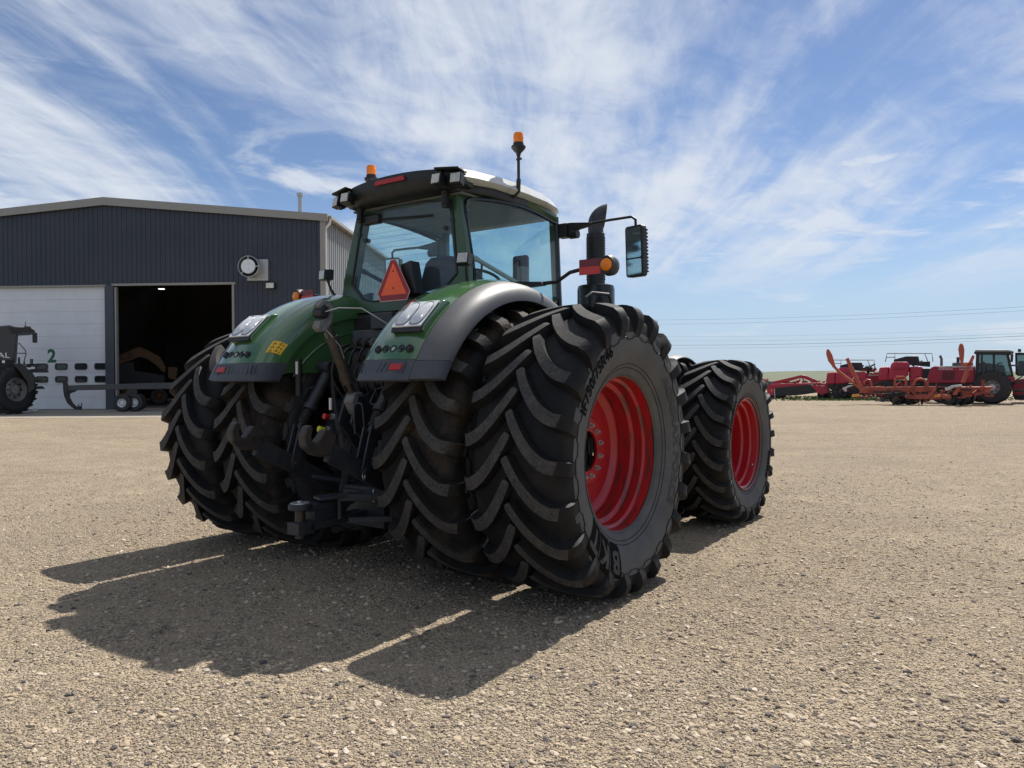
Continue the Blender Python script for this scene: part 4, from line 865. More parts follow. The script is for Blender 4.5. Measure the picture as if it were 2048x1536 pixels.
be = MB(); be.prism([(-.08,-.02),(-.04,.06),(.05,.065),(.085,.0),(.05,-.08),(.02,-.14),(-.02,-.13)], lambda p,q,t: a1+Vector((t,p,q)), -.055, .055); be.build('link_end', GREASE, o, .016)
MB().tube([hc+Vector((.03,-.02,.0)), hc+Vector((.14,.05,.035)), (.22,-.78,2.225), (.40,-.55,2.05)], .006, 6).build('release_cable', SILVER, T); MB().tube([hc+Vector((.02,0,-.12)), a0.lerp(a1,.35)+Vector((.06,0,0)), a0.lerp(a1,.5)+Vector((.055,0,0))], .005, 5).build('release_rod', SILVER, T)
tb = MB()
for s in (1,-1): tb.prism([(-.78,1.28),(-.70,1.50),(-.62,1.50),(-.42,1.62),(-.42,1.05),(-.60,1.05)], YZ(s*.075), -.014, .014)
tb.tube([(.10,-.75,1.18),(.10,-.76,1.40),(.13,-.74,1.44),(.16,-.72,1.40),(.16,-.70,1.15)], .012, 6, 4); tb.build('top_link_bracket', IRON, T, .005)
# drawbar and hitch
db = MB(); db.bar((0,-1.20,.47),(0,-.35,.50), .14, .06); db.bar((0,-1.22,.62),(0,-.95,.62), .13, .05); db.prism([(-1.15,.44),(-.92,.44),(-.78,.58),(-.66,.62),(-.66,.68),(-.90,.66),(-1.15,.65)], YZ(0), -.055, .055)
db.cyl((0,-1.25,.615),(0,-1.25,.665), .09, n=28); db.box((0,-1.24,.47), (.14,.16,.10)); o = db.build('drawbar', IRON, T, .008)
hp = MB(); hp.cyl((0,-1.25,.39),(0,-1.25,.66), .038, n=18); hp.build('hitch_pin', RUSTY, o); hp = MB(); hp.lathe([(.666,.075),(.672,.07),(.672,.02),(.685,.018),(.685,.001)], (0,-1.25,0), (0,0,1), n=24); hp.build('pin_cap', SILVER, o)
hf = MB(); hf.bar((.02,-1.1,.685),(.10,-.88,.69), .15, .025); hf.bar((.10,-.92,.675),(.38,-.60,.66), .05, .06); hf.bar((.12,-.85,.48),(.38,-.60,.48), .05, .05); hf.box((.38,-.58,.56), (.06,.06,.26)); hf.cyl((.10,-.93,.5),(.10,-.93,.68), .02, n=10)
hf.bar((-.2,-.60,.66),(.36,-.60,.66), .05, .06); hf.box((0,-.52,.55), (.55,.16,.34)); hf.build('hitch_frame', IRON, T, .006)
for p in ((.33,-.66,.70),(.24,-.68,.72)): MB().cyl((p[0],p[1],p[2]-.1), p, .012, n=8).build('hitch_bolt', STEEL, T)
# hydraulic remotes: block with capped couplers, hoses
hb = MB(); hb.box((.12,-.46,1.90), (.62,.10,.34)); hb.box((.20,-.46,2.14), (.26,.16,.14)); hb.box((.0,-.40,1.62),(.7,.1,.3)); o = hb.build('valve_block', IRON, T, .01)
for i in range(5):
    for k in range(2):
        c0 = Vector((-.08+.10*i, -.51, 1.83+.14*k)); cp = MB(); cp.lathe([(0,.034),(.05,.034),(.055,.028),(.075,.028),(.08,.001)], c0, (0,-1,-.25), n=16); cp.build('coupler', BLACK if (i+k)%3 else mat('coupler_grey', (.07,.07,.07), .5), o)
hs = MB()
for i in range(7):
    x = -.3+.1*i; hs.tube([(x,-.45,1.95-.03*(i%3)),(x+.02,-.60,1.88),(x-.02,-.62,1.65),(x*.8,-.50,1.40),(x*.7,-.44,1.2)], .014, 6, 5)
hs.tube([(.50,-.7,1.52),(.50,-.78,1.40),(.46,-.80,1.32),(.42,-.74,1.36),(.44,-.66,1.5)], .011, 6, 4); hs.tube([(-.33,-.5,1.2),(-.42,-.62,1.05),(-.36,-.6,.9),(-.3,-.46,.85)], .014, 6, 5)
kind(hs.build('hydraulic_hoses', BLACK, T), 'stuff')
for nm, p, m_ in (('air_coupling', on(653,833,x=-.02), REFL), ('air_coupling', on(650,832,x=-.02)*0+on(651,834,x=0)+Vector((-.03,-.02,-.10)), YEL2)):
    MB().lathe([(-.03,.014),(0,.022),(.02,.026),(.028,.022),(.03,.001)], p, (-.2,-1,.1), n=16).build(nm, m_, T); MB().lathe([(-.05,.026),(-.02,.026)], p+Vector((.0,.02,0)), (-.2,-1,.1), n=14).build('coupling_collar', SILVER, T)
MB().box(on(661,808,x=-.02), (.02,.02,.10)).build('white_strap', WHITEP, T, .004)
cl = on(597,722,x=-.52); o = MB().cyl(cl+Vector((0,0,-.30)), cl+Vector((0,0,.02)), .03, n=14).build('coolant_sight_tube', BLACK, T); MB().box(cl+Vector((.012,-.03,-.06)), (.028,.004,.11)).build('white_sticker', WHITEP, o)

# ------------------------------------------------------------------ machines in the yard: each stands on its own ground point
class Rig:
    # a machine whose side faces along the picture: x to the right, y away; pixels are turned into the plane at depth d
    def __init__(s, name, u, v, label, cat, yaw=0, group=None):
        s.o = on(u, v, z=0); a = math.atan2(RT.y, RT.x)-math.atan((u-1024)/FPX)+R(yaw); s.X = Vector((math.cos(a), math.sin(a), 0)); s.Y = Vector((-math.sin(a), math.cos(a), 0))
        s.e = empty(name, s.o, a); tag(s.e, label, cat, group)
    def P(s, u, v, d=0):
        q = ray(u, v); t = (s.o+s.Y*d-CAM).dot(s.Y)/q.dot(s.Y); p = CAM+q*t-s.o; return Vector((p.dot(s.X), d, p.z))
    def sl(s, pts, d0, d1, mb=None, ref=None):          # outline drawn at the near face, extruded away
        mb = mb or MB(); q = [s.P(u, v, d0 if ref is None else ref) for u, v in pts]
        return mb.prism([(p.x, p.z) for p in q], lambda a, b, t: Vector((a, t, b)), d0, d1)
    def part(s, name, m, pts, d0, d1, bevel=.02, ref=None, parent=None): return s.sl(pts, d0, d1, None, ref).build(name, m, parent or s.e, bevel)
    def clutter(s, name, m, u0, u1, v0, v1, d0, d1, n, sz, seed=1):    # thin rods, brackets and hoses too small to tell apart
        rn = random.Random(seed); mb = MB()
        for i in range(n):
            a = s.P(rn.uniform(u0,u1), rn.uniform(v0,v1), rn.uniform(d0,d1)); k = rn.random(); l = sz*rn.uniform(.4,1.6)
            d = Vector((l,0,0)) if k < .35 else Vector((0,0,l*.6)) if k < .6 else Vector((rn.uniform(-l,l),rn.uniform(-.2,.2),rn.uniform(-l,l)*.7))
            w_ = rn.uniform(.03,.09); mb.bar(a, a+d, w_, w_*rn.uniform(.6,1.8))
        mb.mx(lambda p: Vector((p.x, p.y, max(p.z, .03)))); return kind(mb.build(name, m, s.e), 'stuff')
    def tube(s, name, m, pts, r, parent=None, smooth=0, n=8): return MB().tube([s.P(*p) for p in pts], r, n, smooth).build(name, m, parent or s.e)
    def wheel(s, u, v, d, rad, wd, rim=.5, rimm=None, lugs=0, yaw=0, name='wheel', tm=None):
        c = s.P(u, v, d); c.z = rad
        w_ = MB().lathe([(-wd*.5,rad*rim*.95),(-wd*.42,rad*rim),(-wd*.2,rad*rim*.7),(-wd*.25,rad*.22),(-wd*.42,rad*.18),(-wd*.42,.001)], (0,0,0), (0,1,0), n=28)
        o = w_.build(name, rimm or SILVER, s.e, loc=c); o.rotation_euler = (0,0,R(yaw))
        t = MB(); t.lathe([(-wd*.46,rad*rim*.97),(-wd*.5,rad*.72),(-wd*.49,rad*.88),(-wd*.40,rad*.955),(0,rad*.97),(wd*.40,rad*.955),(wd*.49,rad*.88),(wd*.5,rad*.72),(wd*.46,rad*rim*.97)], (0,0,0), (0,1,0), n=40)
        for i in range(lugs):
            for sg in (1,-1):
                a = 6.2832*(i+.25*(sg+1))/lugs; q = [(0,a),(sg*wd*.25,a+.13),(sg*wd*.49,a+.22)]
                t.tube([Vector((rad*.965*math.cos(an), y, rad*.965*math.sin(an))) for y, an in q], rad*.045, 4)
        t.mx(lambda p: Vector((p.x, p.y, max(p.z, -rad+.0))))
        t.build('tyre', tm or DARK, o)
        hb_ = MB()
        for i in range(8): hb_.cyl((rad*.3*math.cos(6.2832*i/8), -wd*.26, rad*.3*math.sin(6.2832*i/8)), (rad*.3*math.cos(6.2832*i/8), -wd*.34, rad*.3*math.sin(6.2832*i/8)), rad*.03, n=6)
        kind(hb_.build('hub_bolts', DARK, o), 'stuff'); return o
PAINT = mat('machine_red', (.40,.014,.046), .4, 0, .08, .8, dirt=(.44,.08,.09), dirt_amt=.4, dscale=.7); PAINTD = mat('machine_dark_red', (.27,.012,.032), .45, 0, .1, .8)
ORNG = mat('implement_orange', (.40,.078,.042), .6, 0, .15, 1.5, dirt=(.22,.065,.045), dirt_amt=.6, dscale=1.4); WINDOW = glass('machine_glass', (.35,.45,.45)); CABG = mat('cab_grey', (.16,.16,.15), .6)
DARK = mat('machine_black', (.014,.014,.015), .5, 0, .2, 2); GREY = mat('machine_grey', (.10,.10,.105), .45, .1, .15, 2)

# --- black combine at the left edge
C = Rig('combine_harvester', 30, 829, 'black and grey combine harvester cut off by the left edge beside the white door', 'combine')
C.wheel(22, 784, .4, 1.19, .75, .50, mat('dusty_hub', (.20,.20,.20), .5, .3), 20, 42)
C.clutter('underbody_parts', DARK, 20, 66, 728, 790, .5, 1.2, 60, .5, 21)
C.part('step_frame', DARK, [(56,742),(66,745),(70,780),(60,782)], .1, .3, .02)
CDK = mat('combine_panel', (.035,.036,.04), .35)
C.part('side_panel', CDK, [(-70,657),(20,650),(36,655),(30,700),(26,722),(-70,722)], .3, 3.2, .05)
C.part('lower_body', DARK, [(-70,690),(24,700),(30,730),(60,745),(66,760),(60,775),(40,760),(-70,760)], .5, 3.2, .04)
C.part('cab_window', mat('dark_glass', (.02,.025,.03), .08), [(24,662),(37,662),(33,726),(24,726)], .6, 3.0, .01)
C.part('cab_post', mat('pale_green_grey', (.10,.13,.115), .5), [(19,662),(25,662),(25,727),(20,727)], .55, 2.9, .01)
C.part('cab_roof', DARK, [(18,653),(60,655),(70,661),(62,664),(24,666)], .2, 3.3, .03)
C.part('roof_lamps', mat('lamp_strip', (.08,.05,.03), .4), [(48,652),(62,653),(62,656),(48,656)], .4, 1.2, .01)
C.tube('mirror_arm', DARK, [(60,660,.3),(69,663,.3),(70,668,.3)], .03); C.part('mirror', BLACK, [(64.5,666),(74.5,665),(75,684),(72,686),(65,685)], .2, .4, .04)
C.tube('antenna', DARK, [(51,655,.8),(51,643,.8)], .015)
C.tube('handrail', GREY, [(30,687,.3),(39,687,.3),(51,701,.3),(52,708,.3),(47,728,.3)], .025); C.tube('handrail', GREY, [(30,706,.3),(52,707,.3)], .025)
C.part('fender', DARK, [(24,728),(42,726),(60,742),(70,752),(70,778),(56,790),(54,765),(40,745)], .0, .9, .05)
C.part('platform', GREY, [(26,728),(54,728),(54,734),(26,734)], .1, 1.0, .02)
tx = MB(); p0 = C.P(1, 711, .28); flat_text(tx, 'IDEAL', .36, lambda a, b: Vector((p0.x+a-.20, .29, p0.z+b-.12*a*0)), 1.2); tx.build('lettering', WHITEP, C.e)
C.part('tail_lamp', WHITEP, [(4,721),(10,721),(10,726),(4,726)], .25, .3, .01)
# --- header trailer beam across the bay
H = Rig('header_trailer', 262, 823, 'long dark steel beam trailer with dual wheels and curved drawbar before the doors', 'trailer')
H.part('beam', mat('beam_steel', (.055,.058,.062), .5, .1, .1, 1), [(131,771),(380,764),(380,777),(131,781)], -.15, .15, .02)
H.part('drawbar', DARK, [(126,765),(129,762),(133,765),(134,770),(158,778),(150,784),(140,787),(140,795),(146,806),(152,812),(160,815),(158,819),(152,820),(144,815),(134,806),(128,792),(126,780)], -.06, .06, .01)
H.part('hitch_jaw', DARK, [(156,808),(158,808),(158,812),(162,812),(162,806),(164,806),(164,820),(156,820)], -.05, .05, .01)
H.part('front_bracket', DARK, [(126,764),(135,766),(136,785),(128,788)], -.2, .2, .01)
H.part('axle_frame', DARK, [(254,778),(274,778),(276,795),(270,812),(256,812),(250,795)], -.3, .9, .02)
for u in (246, 270): H.wheel(u, 808, -.35, .46, .30, .5, WHITEP, 0, -25); H.wheel(u+6, 806, .9, .46, .30, .5, WHITEP, 0, -25)
# --- white jack lying by the combine
J = Rig('trailer_jack', 60, 824, 'small white jack stand lying on the concrete beside the combine wheel', 'jack stand')
J.part('jack_tube', WHITEP, [(44,824),(66,818.5),(68,821),(46,826)], -.06, .06, .01); J.part('jack_foot', WHITEP, [(62,820),(66,816),(75,818),(73,823),(66,823)], -.15, .15, .01)
# --- yellow loader inside the bay
Y = Rig('backhoe_loader', 300, 810, 'yellow backhoe loader standing in the dark open bay', 'loader', 0)
YEL3 = mat('loader_yellow', (.20,.085,.012), .5, 0, .1, 1)
Y.part('boom', YEL3, [(232,712),(268,697),(280,693),(288,697),(300,702),(318,712),(326,722),(332,736),(330,746),(322,742),(312,730),(294,718),(280,714),(236,730)], 0, .5, .04)
Y.part('body', DARK, [(225,730),(268,722),(270,740),(300,745),(330,750),(330,780),(225,780)], .1, 2.2, .05); Y.part('stabiliser', YEL3, [(336,733),(356,735),(352,760),(336,756)], .2, .5, .02)
Y.wheel(250, 775, .2, .7, .5, .5, YEL3); Y.wheel(318, 780, .2, .55, .4, .5, YEL3)
tx = MB(); p0 = Y.P(250, 713, -.02); flat_text(tx, 'JCB', .62, lambda a, b: Vector((p0.x+a*.94-b*.1, -.015, p0.z+b+a*.30)), 1.0); tx.build('lettering', DARK, Y.e)
# --- red disc mower
D = Rig('disc_mower', 1600, 798, 'wide red mower on the far gravel with a long black skirt', 'mower')
D.part('skirt', DARK, [(1550,776),(1632,768),(1636,785),(1600,790),(1551,793)], 0, .35, .02)
D.part('frame', PAINT, [(1520,771),(1548,768),(1640,765),(1662,770),(1662,776),(1632,769),(1550,777),(1520,778)], .1, 1.5, .02)
D.part('lift_arm', PAINT, [(1542,764),(1590,753),(1601,750),(1612,751),(1640,763),(1655,766),(1655,772),(1634,768),(1608,757),(1598,757),(1548,771)], .6, .85, .02)
D.part('lift_arm', PAINT, [(1520,755),(1530,757),(1544,764),(1540,769),(1520,760)], .6, .85, .02)
D.part('guard', PAINT, [(1622,770),(1656,772),(1660,784),(1644,790),(1634,786)], -.05, 1.2, .02); D.part('gearbox', GREY, [(1535,762),(1543,762),(1545,775),(1535,776)], .2, .6, .03)
D.part('tail_box', PAINT, [(1533,777),(1549,775),(1550,790),(1536,792)], .0, .6, .02); D.part('marker', SMVO, [(1541,779),(1545,779),(1545,783),(1541,783)], -.03, .0, .003)
for k, u in enumerate((1575,1592,1608,1625)): D.part('conditioner_mount', PAINTD, [(u-4,762),(u+4,760),(u+5,768),(u-5,770)], .3, .9, .02)
for u, d in ((1542,.3),(1557,.4),(1565,.9),(1643,.4),(1655,.9)): D.wheel(u, 793, d, .28, .22, .5, GREY)
D.tube('parking_stand', SILVER, [(1549,778,-.05),(1550,797,-.05)], .04)
# --- red big balers
def baler(name, u0, label, dx, dy, base, k):
    B_ = Rig(name, 1700+dx, base, label, 'baler', 0, 'big red balers parked in a row'); q = lambda pts: [(1700+dx+(a-1700)*k, 797+(b-797)*k+dy) for a, b in pts]
    body = MB(); 
    def sh(nm, m, pts, d0, d1, bv=.05): return B_.part(nm, m, q(pts), d0, d1, bv)
    sh('side_shield', PAINT, [(1654,745),(1672,743),(1672,769),(1655,769),(1652,763)], .1, 1.4, .12)
    sh('hood', PAINT, [(1676,737),(1681,735),(1705,735),(1709,740),(1706,756),(1700,767),(1671,768),(1671,752)], -.15, 1.6, .12)
    sh('hood_lip', PAINTD, [(1677,746),(1701,744),(1697,749),(1680,750)], -.19, -.14, .02)
    sh('rear_shield', PAINT, [(1707,744),(1728,743),(1734,747),(1732,770),(1707,770)], .1, 1.4, .10)
    sh('chassis', DARK, [(1655,768),(1745,768),(1745,780),(1725,790),(1670,790)], .2, 1.5, .03)
    sh('top_deck', DARK, [(1680,731),(1702,725),(1724,725),(1726,735),(1745,734),(1745,744),(1680,738)], .5, 1.5, .02)
    rl = [B_.tube('railing', GREY, [(*q([(1665,735)])[0],.3),(*q([(1668,720)])[0],.3),(*q([(1748,720)])[0],.3),(*q([(1750,735)])[0],.3)], .03, n=6), B_.tube('railing', GREY, [(*q([(1682,735)])[0],1.4),(*q([(1682,720)])[0],1.4),(*q([(1735,720)])[0],1.4),(*q([(1741,735)])[0],1.4)], .03, n=6), B_.tube('railing', GREY, [(*q([(1667,727)])[0],.3),(*q([(1682,727)])[0],.3)], .025, n=6)]
    for u, d in ((1680,.3),(1690,1.3)): c = q([(u,789)])[0]; B_.wheel(c[0], c[1], d, .55, .45, .5, GREY, 12)
    return B_, q
b1, q1 = baler('baler', 0, 'red baler behind the raised orange loading arm, nearest the mower', 0, 0, 799, 1.0)
kn = MB(); rnd = random.Random(3)
for i in range(40):
    a = b1.P(1672+rnd.random()*22, 766+rnd.random()*30, -.3+rnd.random()*.4); c = a+Vector((rnd.uniform(-.25,.25), rnd.uniform(-.1,.1), rnd.uniform(-.25,.25))); kn.bar(a, c, .05, .04)
kind(kn.build('knotter_linkage', mat('linkage', (.06,.06,.06), .4, .4, .5, 5), b1.e), 'stuff')
b1.part('bale_chamber', PAINTD, [(1730,746),(1766,745),(1766,772),(1730,773)], .3, 1.4, .03)
b1.part('chamber_panel', mat('pale_label', (.40,.30,.30), .5), [(1737,748),(1757,748),(1757,752),(1737,752)], .26, .295, .003)
b1.clutter('frame_linkage', MATS['linkage'], 1655, 1760, 766, 792, .0, 1.0, 90, .5, 4); b1.clutter('red_brackets', PAINTD, 1660, 1765, 740, 780, .0, .4, 40, .45, 5); b1.clutter('deck_equipment', DARK, 1690, 1742, 730, 742, .6, 1.4, 24, .3, 6)
b2, q2 = baler('baler', 0, 'larger red baler with tall railing between the two machines', 110, -4, 802, 1.12)
b2.part('radiator_screen', DARK, [(1845,737),(1862,737),(1857,757),(1844,757)], .0, .8, .02)
b2.clutter('frame_linkage', MATS['linkage'], 1762, 1860, 768, 796, .0, 1.0, 100, .5, 7); b2.clutter('red_brackets', PAINTD, 1765, 1860, 745, 785, .0, .4, 40, .45, 8); b2.clutter('deck_equipment', GREY, 1790, 1842, 722, 732, .6, 1.4, 24, .3, 9)
D.clutter('mower_linkage', PAINTD, 1525, 1655, 764, 780, .1, 1.4, 80, .4, 10); D.clutter('steel_fittings', GREY, 1525, 1660, 764, 790, .1, 1.2, 40, .3, 12)
# --- red windrower with cab
V = Rig('windrower', 1990, 808, 'long red self-propelled windrower with louvred side and black roofed cab', 'windrower', 0, 'windrowers parked at the right')
V.part('engine_hood', PAINTD, [(1862,735),(1870,732),(1949,732),(1949,766),(1856,766),(1854,757)], .2, 2.2, .04)
V.part('hood_stripe', mat('stripe_white', (.62,.6,.6), .5), [(1872,732.4),(1949,731.4),(1949,734.6),(1878,735)], .17, .195, .002)
tx = MB(); p0 = V.P(1913, 733.4, .16); flat_text(tx, 'MASSEY FERGUSON', .105, lambda a, b: Vector((p0.x+a, .165, p0.z+b)), 1.25); tx.build('lettering', DARK, V.e)
tx = MB(); p0 = V.P(1891, 738.2, .18); flat_text(tx, 'WR9870', .15, lambda a, b: Vector((p0.x+a, .19, p0.z+b)), 1.3); tx.build('lettering', WHITEP, V.e)
tx = MB(); p0 = V.P(1932, 738.8, .18); flat_text(tx, 'HESSTON', .12, lambda a, b: Vector((p0.x+a, .19, p0.z+b)), 1.3); tx.build('lettering', WHITEP, V.e)
for k in range(6): V.part('louvre', DARK, [(1887+4.2*k,742),(1889+4.2*k,742),(1886+4.2*k,760),(1884+4.2*k,760)], .17, .199, .003)
V.part('belly', DARK, [(1850,766),(1956,766),(1956,774),(1850,776)], .3, 2.1, .03)
V.tube('exhaust', GREY, [(1883,732,1.0),(1883,718,1.0),(1880,711,1.0)], .07); V.part('air_intake', DARK, [(1913,731),(1913,716),(1911,714),(1920,714),(1919,716),(1919,731)], .6, .8, .02); V.part('engine_cover', GREY, [(1904,732),(1905,725),(1945,724),(1945,732)], .5, 1.8, .03)
V.part('cab_roof', mat('cab_roof_grey', (.25,.25,.24), .5), [(1949,701),(1953,699.5),(2016,699.5),(2028,702),(2026,704),(1950,704)], .1, 2.2, .03); V.part('roof_edge', DARK, [(1948,703.5),(2028,703.5),(2026,709),(1960,708),(1948,707)], .05, 2.25, .02)
for pts in ([(1952,707),(1958,707),(1956,754),(1950,754)], [(1985,708),(1990,708),(1990,754),(1987,754)], [(2013,709),(2018,708),(2028,754),(2024,754)], [(1962,708),(1965,708),(1964,754),(1961,754)]): V.part('cab_post', DARK, pts, .15, .3, .01); V.part('cab_post', DARK, pts, 2.0, 2.15, .01, ref=.15)
V.part('cab_window', WINDOW, [(1956,708),(2015,708),(2026,754),(1955,754)], .22, .23, 0); V.part('cab_interior', CABG, [(1958,728),(1966,722),(1972,726),(2008,730),(2014,754),(1958,754)], .6, 1.8, .05)
V.tube('cab_rail', DARK, [(1950,746,.05),(2008,746,.05)], .025); V.tube('cab_rail', DARK, [(1972,730,.05),(1972,754,.05)], .025)
V.part('cab_sill', PAINTD, [(1949,754),(2030,753),(2030,762),(1949,764)], .1, 2.2, .03); V.part('mirror', DARK, [(2021,708),(2027,708),(2026,724),(2021,724)], -.1, .05, .02)
V.wheel(1984, 785, .2, .93, .75, .42, SILVER, 18); V.wheel(1960, 785, 1.9, .85, .6, .45, SILVER, 0); V.wheel(1880, 790, .6, .45, .35, .5, GREY); V.wheel(1850, 790, 1.6, .45, .35, .5, GREY)
# --- second windrower at the right edge
Q = Rig('windrower', 2048, 806, 'red machine with black cab cut off by the right edge', 'windrower', 0, 'windrowers parked at the right')
Q.part('cab_roof', DARK, [(2030,705),(2100,704),(2100,710),(2030,709)], .4, 2.2, .03); Q.tube('beacon', DARK, [(2039,704,.6),(2039,698,.6)], .08)
for pts in ([(2030,709),(2034,709),(2036,750),(2031,750)], [(2060,709),(2065,709),(2065,750),(2060,750)]): Q.part('cab_post', DARK, pts, .5, 2.0, .01)
Q.part('cab_window', WINDOW, [(2033,709),(2062,709),(2062,752),(2034,752)], .6, .61, 0); Q.part('cab_interior', CABG, [(2036,722),(2060,722),(2060,752),(2036,752)], 1.0, 1.8, .05)
Q.part('side_panel', PAINTD, [(2022,765),(2028,760),(2100,752),(2100,788),(2060,790),(2026,790)], -.2, 1.6, .05); Q.part('belly', DARK, [(2024,788),(2100,788),(2100,800),(2030,800)], 0, 1.4, .03); Q.wheel(2070, 795, .4, .6, .5, .5, GREY, 12)
# --- orange bale trailer
O = Rig('bale_trailer', 1790, 810, 'low orange bale trailer with two raised loading arms and curved hoops', 'trailer')
O.part('deck_rail', ORNG, [(1718,774),(1760,773),(1760,786),(1720,786)], 0, .2, .01); O.part('deck_rail', ORNG, [(1760,774),(1872,773),(1872,783),(1760,785)], 0, .25, .01)
O.part('bale_bed', ORNG, [(1915,774),(1985,773.5),(1984,777),(1976,786),(1905,789),(1908,780)], .1, 1.4, .02)
for k in range(7): O.part('bed_tooth', ORNG, [(1916+9*k,779),(1921+9*k,778),(1917+9*k,785),(1913+9*k,785)], .04, .1, .004)
O.part('bed_frame', ORNG, [(1905,788),(1946,788),(1944,794),(1908,795)], .1, 1.2, .02)
O.part('frame_beam', ORNG, [(1808,790),(1900,788),(1903,797),(1890,799),(1812,798)], -.1, .2, .02); O.part('cross_beam', ORNG, [(1760,783),(1820,786),(1820,793),(1762,792)], -.1, .3, .02)
O.part('diagonal_strut', ORNG, [(1848,797),(1868,776),(1873,779),(1856,798)], -.15, -.1, .008); O.part('bumper', ORNG, [(1882,790),(1902,790),(1901,797),(1884,797)], -.3, -.1, .02)
O.part('side_marker', mat('amber_plate', (.75,.30,.03), .5), [(1704,789),(1718,788),(1718,793),(1704,794)], -.05, 0, .006); O.part('side_marker', MATS['amber_plate'], [(1869,791),(1882,791),(1882,794),(1869,794)], -.15, -.1, .006)
O.part('hitch_block', IRON, [(1761,795),(1770,794),(1770,804),(1761,804)], -.3, .1, .02); O.part('hydraulic_bank', DARK, [(1764,787),(1805,785),(1806,792),(1766,793)], -.4, -.15, .02)
O.tube('jack_stand', RUSTY, [(1787,788,-.4),(1787,814,-.4)], .06); O.part('jack_foot', RUSTY, [(1783,813.5),(1791,813.5),(1791,816),(1783,816)], -.5, -.3, .005)
hs = MB(); rnd = random.Random(5)
for i in range(9):
    a = 1768+i*4; hs.tube([O.P(a,790,-.45), O.P(a+6,784-rnd.random()*4,-.5), O.P(a+14,789+rnd.random()*4,-.5), O.P(a+18,791,-.45)], .025, 5, 4)
kind(hs.build('hydraulic_hoses', DARK, O.e), 'stuff')
O.tube('hoop', ORNG, [(1790,786,.1),(1790,758,.1),(1793,754,.1),(1808,754,.1),(1812,758,.1),(1812,775,.1)], .06); O.tube('hoop', ORNG, [(1826,776,.2),(1828,765,.2),(1834,759,.2),(1841,757,.2),(1849,760,.2),(1853,768,.2),(1853,778,.2)], .06); O.tube('hoop', ORNG, [(1728,765,.2),(1734,759,.2),(1740,760,.2),(1743,768,.2),(1743,777,.2)], .05)
O.part('loading_arm', ORNG, [(1691,718),(1697,715),(1700,722),(1724,772),(1718,776),(1700,742)], .0, .22, .02); O.part('arm_paddle', ORNG, [(1652,708),(1653,700),(1655,697.5),(1659,700),(1664,709),(1668,722),(1671,733),(1668,737),(1656,722)], .1, .3, .03)
O.tube('paddle_arm', ORNG, [(1669,734,.2),(1680,745,.2),(1700,760,.15),(1720,776,.1)], .08)
O.part('loading_arm', ORNG, [(1945,710),(1950,712),(1944,728),(1936,748),(1928,766),(1922,765),(1930,744),(1938,724)], .0, .22, .02); O.part('arm_paddle', ORNG, [(1917,698),(1919,689),(1923,686),(1927,690),(1929,700),(1928,716),(1926,729),(1922,729),(1919,712)], .1, .35, .03)
O.part('arm_bracket', ORNG, [(1922,729),(1938,724),(1947,727),(1946,731),(1924,733)], .0, .3, .02); O.tube('arm_brace', ORNG, [(1928,766,.05),(1938,746,.05)], .03)
O.part('chute', SILVER, [(1890,778),(1904,771),(1923,769),(1926,773),(1908,775),(1893,782)], -.35, -.2, .01); O.part('chute', SILVER, [(1684,776),(1700,770),(1708,771),(1694,776),(1693,783),(1689,783)], -.3, -.2, .01)
O.part('arm_foot', ORNG, [(1905,790),(1916,772),(1924,772),(1914,790)], -.2, .1, .01)
for u, d in ((1795,.5),(1803,.8),(1817,.6),(1826,.9),(1897,.2),(1909,.3),(1923,.5),(1933,.8)): O.wheel(u, 803, d, .43, .33, .5, SILVER, 0, -20)
O.clutter('frame_details', mat('frame_dull_red', (.26,.05,.035), .6), 1715, 1970, 774, 797, -.25, .9, 120, .45, 13); O.clutter('black_fittings', DARK, 1720, 1940, 776, 800, -.2, .9, 90, .35, 14); V.clutter('underbody_parts', DARK, 1860, 2030, 764, 794, .3, 1.8, 70, .6, 15); V.clutter('cab_fittings', CABG, 1956, 2020, 726, 756, .4, 1.6, 30, .35, 16)
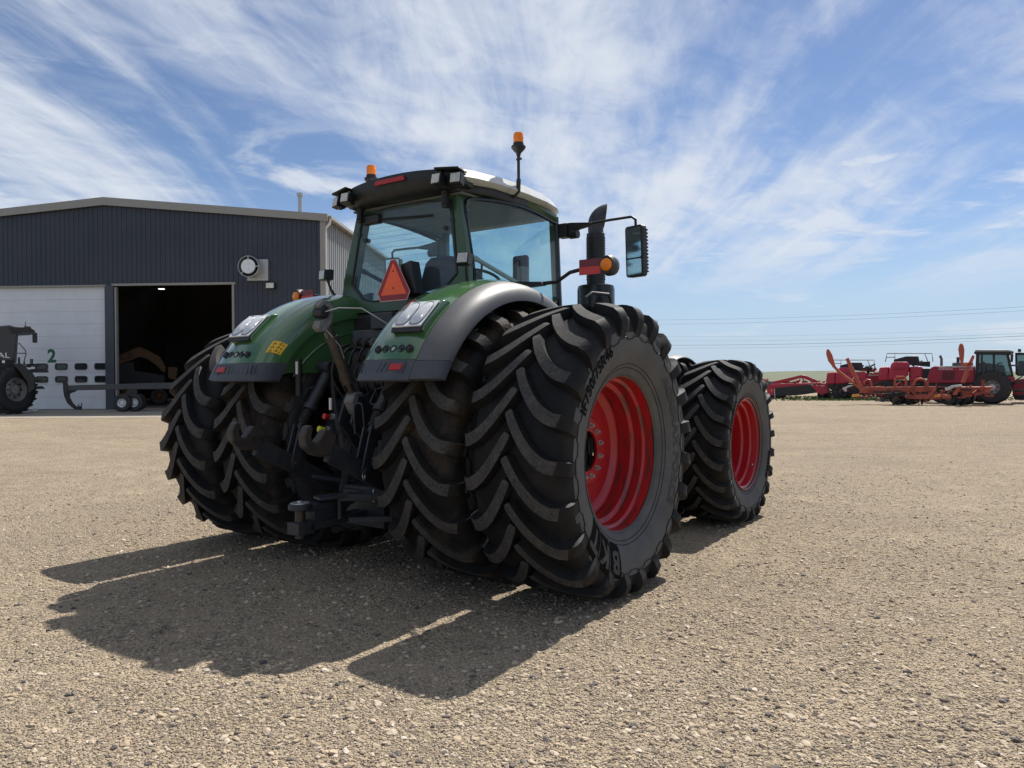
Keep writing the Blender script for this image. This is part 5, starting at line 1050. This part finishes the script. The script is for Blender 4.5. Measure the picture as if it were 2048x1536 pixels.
# --- utility pole and its lines
PZ = on(1303, 690, z=0); dpole = 105.0
def atZ(u, v, Z): return CAM+ray(u, v)*Z
pb = atZ(1303, 700, dpole); WOOD = mat('pole_wood', (.10,.075,.055), .9)
U = tag(empty('utility_pole', (pb.x, pb.y, 0)), 'distant wooden utility pole rising just behind the big rear tyre', 'utility pole'); tz = atZ(1303,641,dpole).z
MB().cyl((0,0,-.2),(0,0,tz), .17, .12, 12).build('pole', WOOD, U)
ca = MB(); a_ = RT.normalized(); ca.bar(Vector((0,0,tz-.45))-a_*1.0, Vector((0,0,tz-.45))+a_*.9, .12, .12); ca.build('crossarm', WOOD, U)
for k in (-.95,-.3,.8): MB().cyl(Vector((0,0,tz-.4))+a_*k, Vector((0,0,tz-.05))+a_*k, .05, n=8).build('insulator', GREY, U)
MB().cyl(Vector((0,-.2,tz-2.1))+a_*.45, Vector((0,-.2,tz-1.2))+a_*.45, .28, n=14).build('transformer', GREY, U)
WIRE = mat('wire_metal', (.05,.055,.06), .5, .3); lab = ['topmost overhead wire, just above the crossarm', 'second overhead wire from the top', 'third overhead wire from the top, thin and faint', 'fourth overhead wire from the top', 'thickest dark overhead wire low in the sky', 'lowest overhead wire over the red machines']
for i, (v0, v1, r_) in enumerate(((640,600,.009),(648.6,607.5,.009),(673,643,.006),(681,655,.008),(690,659.5,.016),(696,666,.009))):
    a = atZ(1300, v0, dpole); b = atZ(2150, v1, 70); b = a+(b-a)*1.25; pts = []
    for k in range(25): t = k/24; p = a.lerp(b, t); p.z -= 4*t*(1-t)*.55; pts.append(p)
    tag(MB().tube(pts, r_, 5).build('power_line', WIRE), lab[i], 'power line', 'overhead power lines')
# --- weeds along the far edge of the gravel
wd = MB(); rnd = random.Random(11)
for i in range(2600):
    u = rnd.gauss(1670, 55) if rnd.random() < .6 else rnd.uniform(1540, 2100); v = rnd.uniform(793,801.5)
    p = on(u, v, z=0); h = rnd.uniform(.03,.15); a = rnd.random()*6.28; t = Vector((math.cos(a), math.sin(a), 0))*rnd.uniform(.03,.10)
    wd.add([p-t, p+t, p+Vector((rnd.uniform(-.1,.1), rnd.uniform(-.1,.1), h))], [(0,1,2)])
kind(wd.build('weeds', mat('weed_green', (.09,.13,.035), .8, 0, .4, 1)), 'stuff', 'low green weeds and grass under the parked red machines')
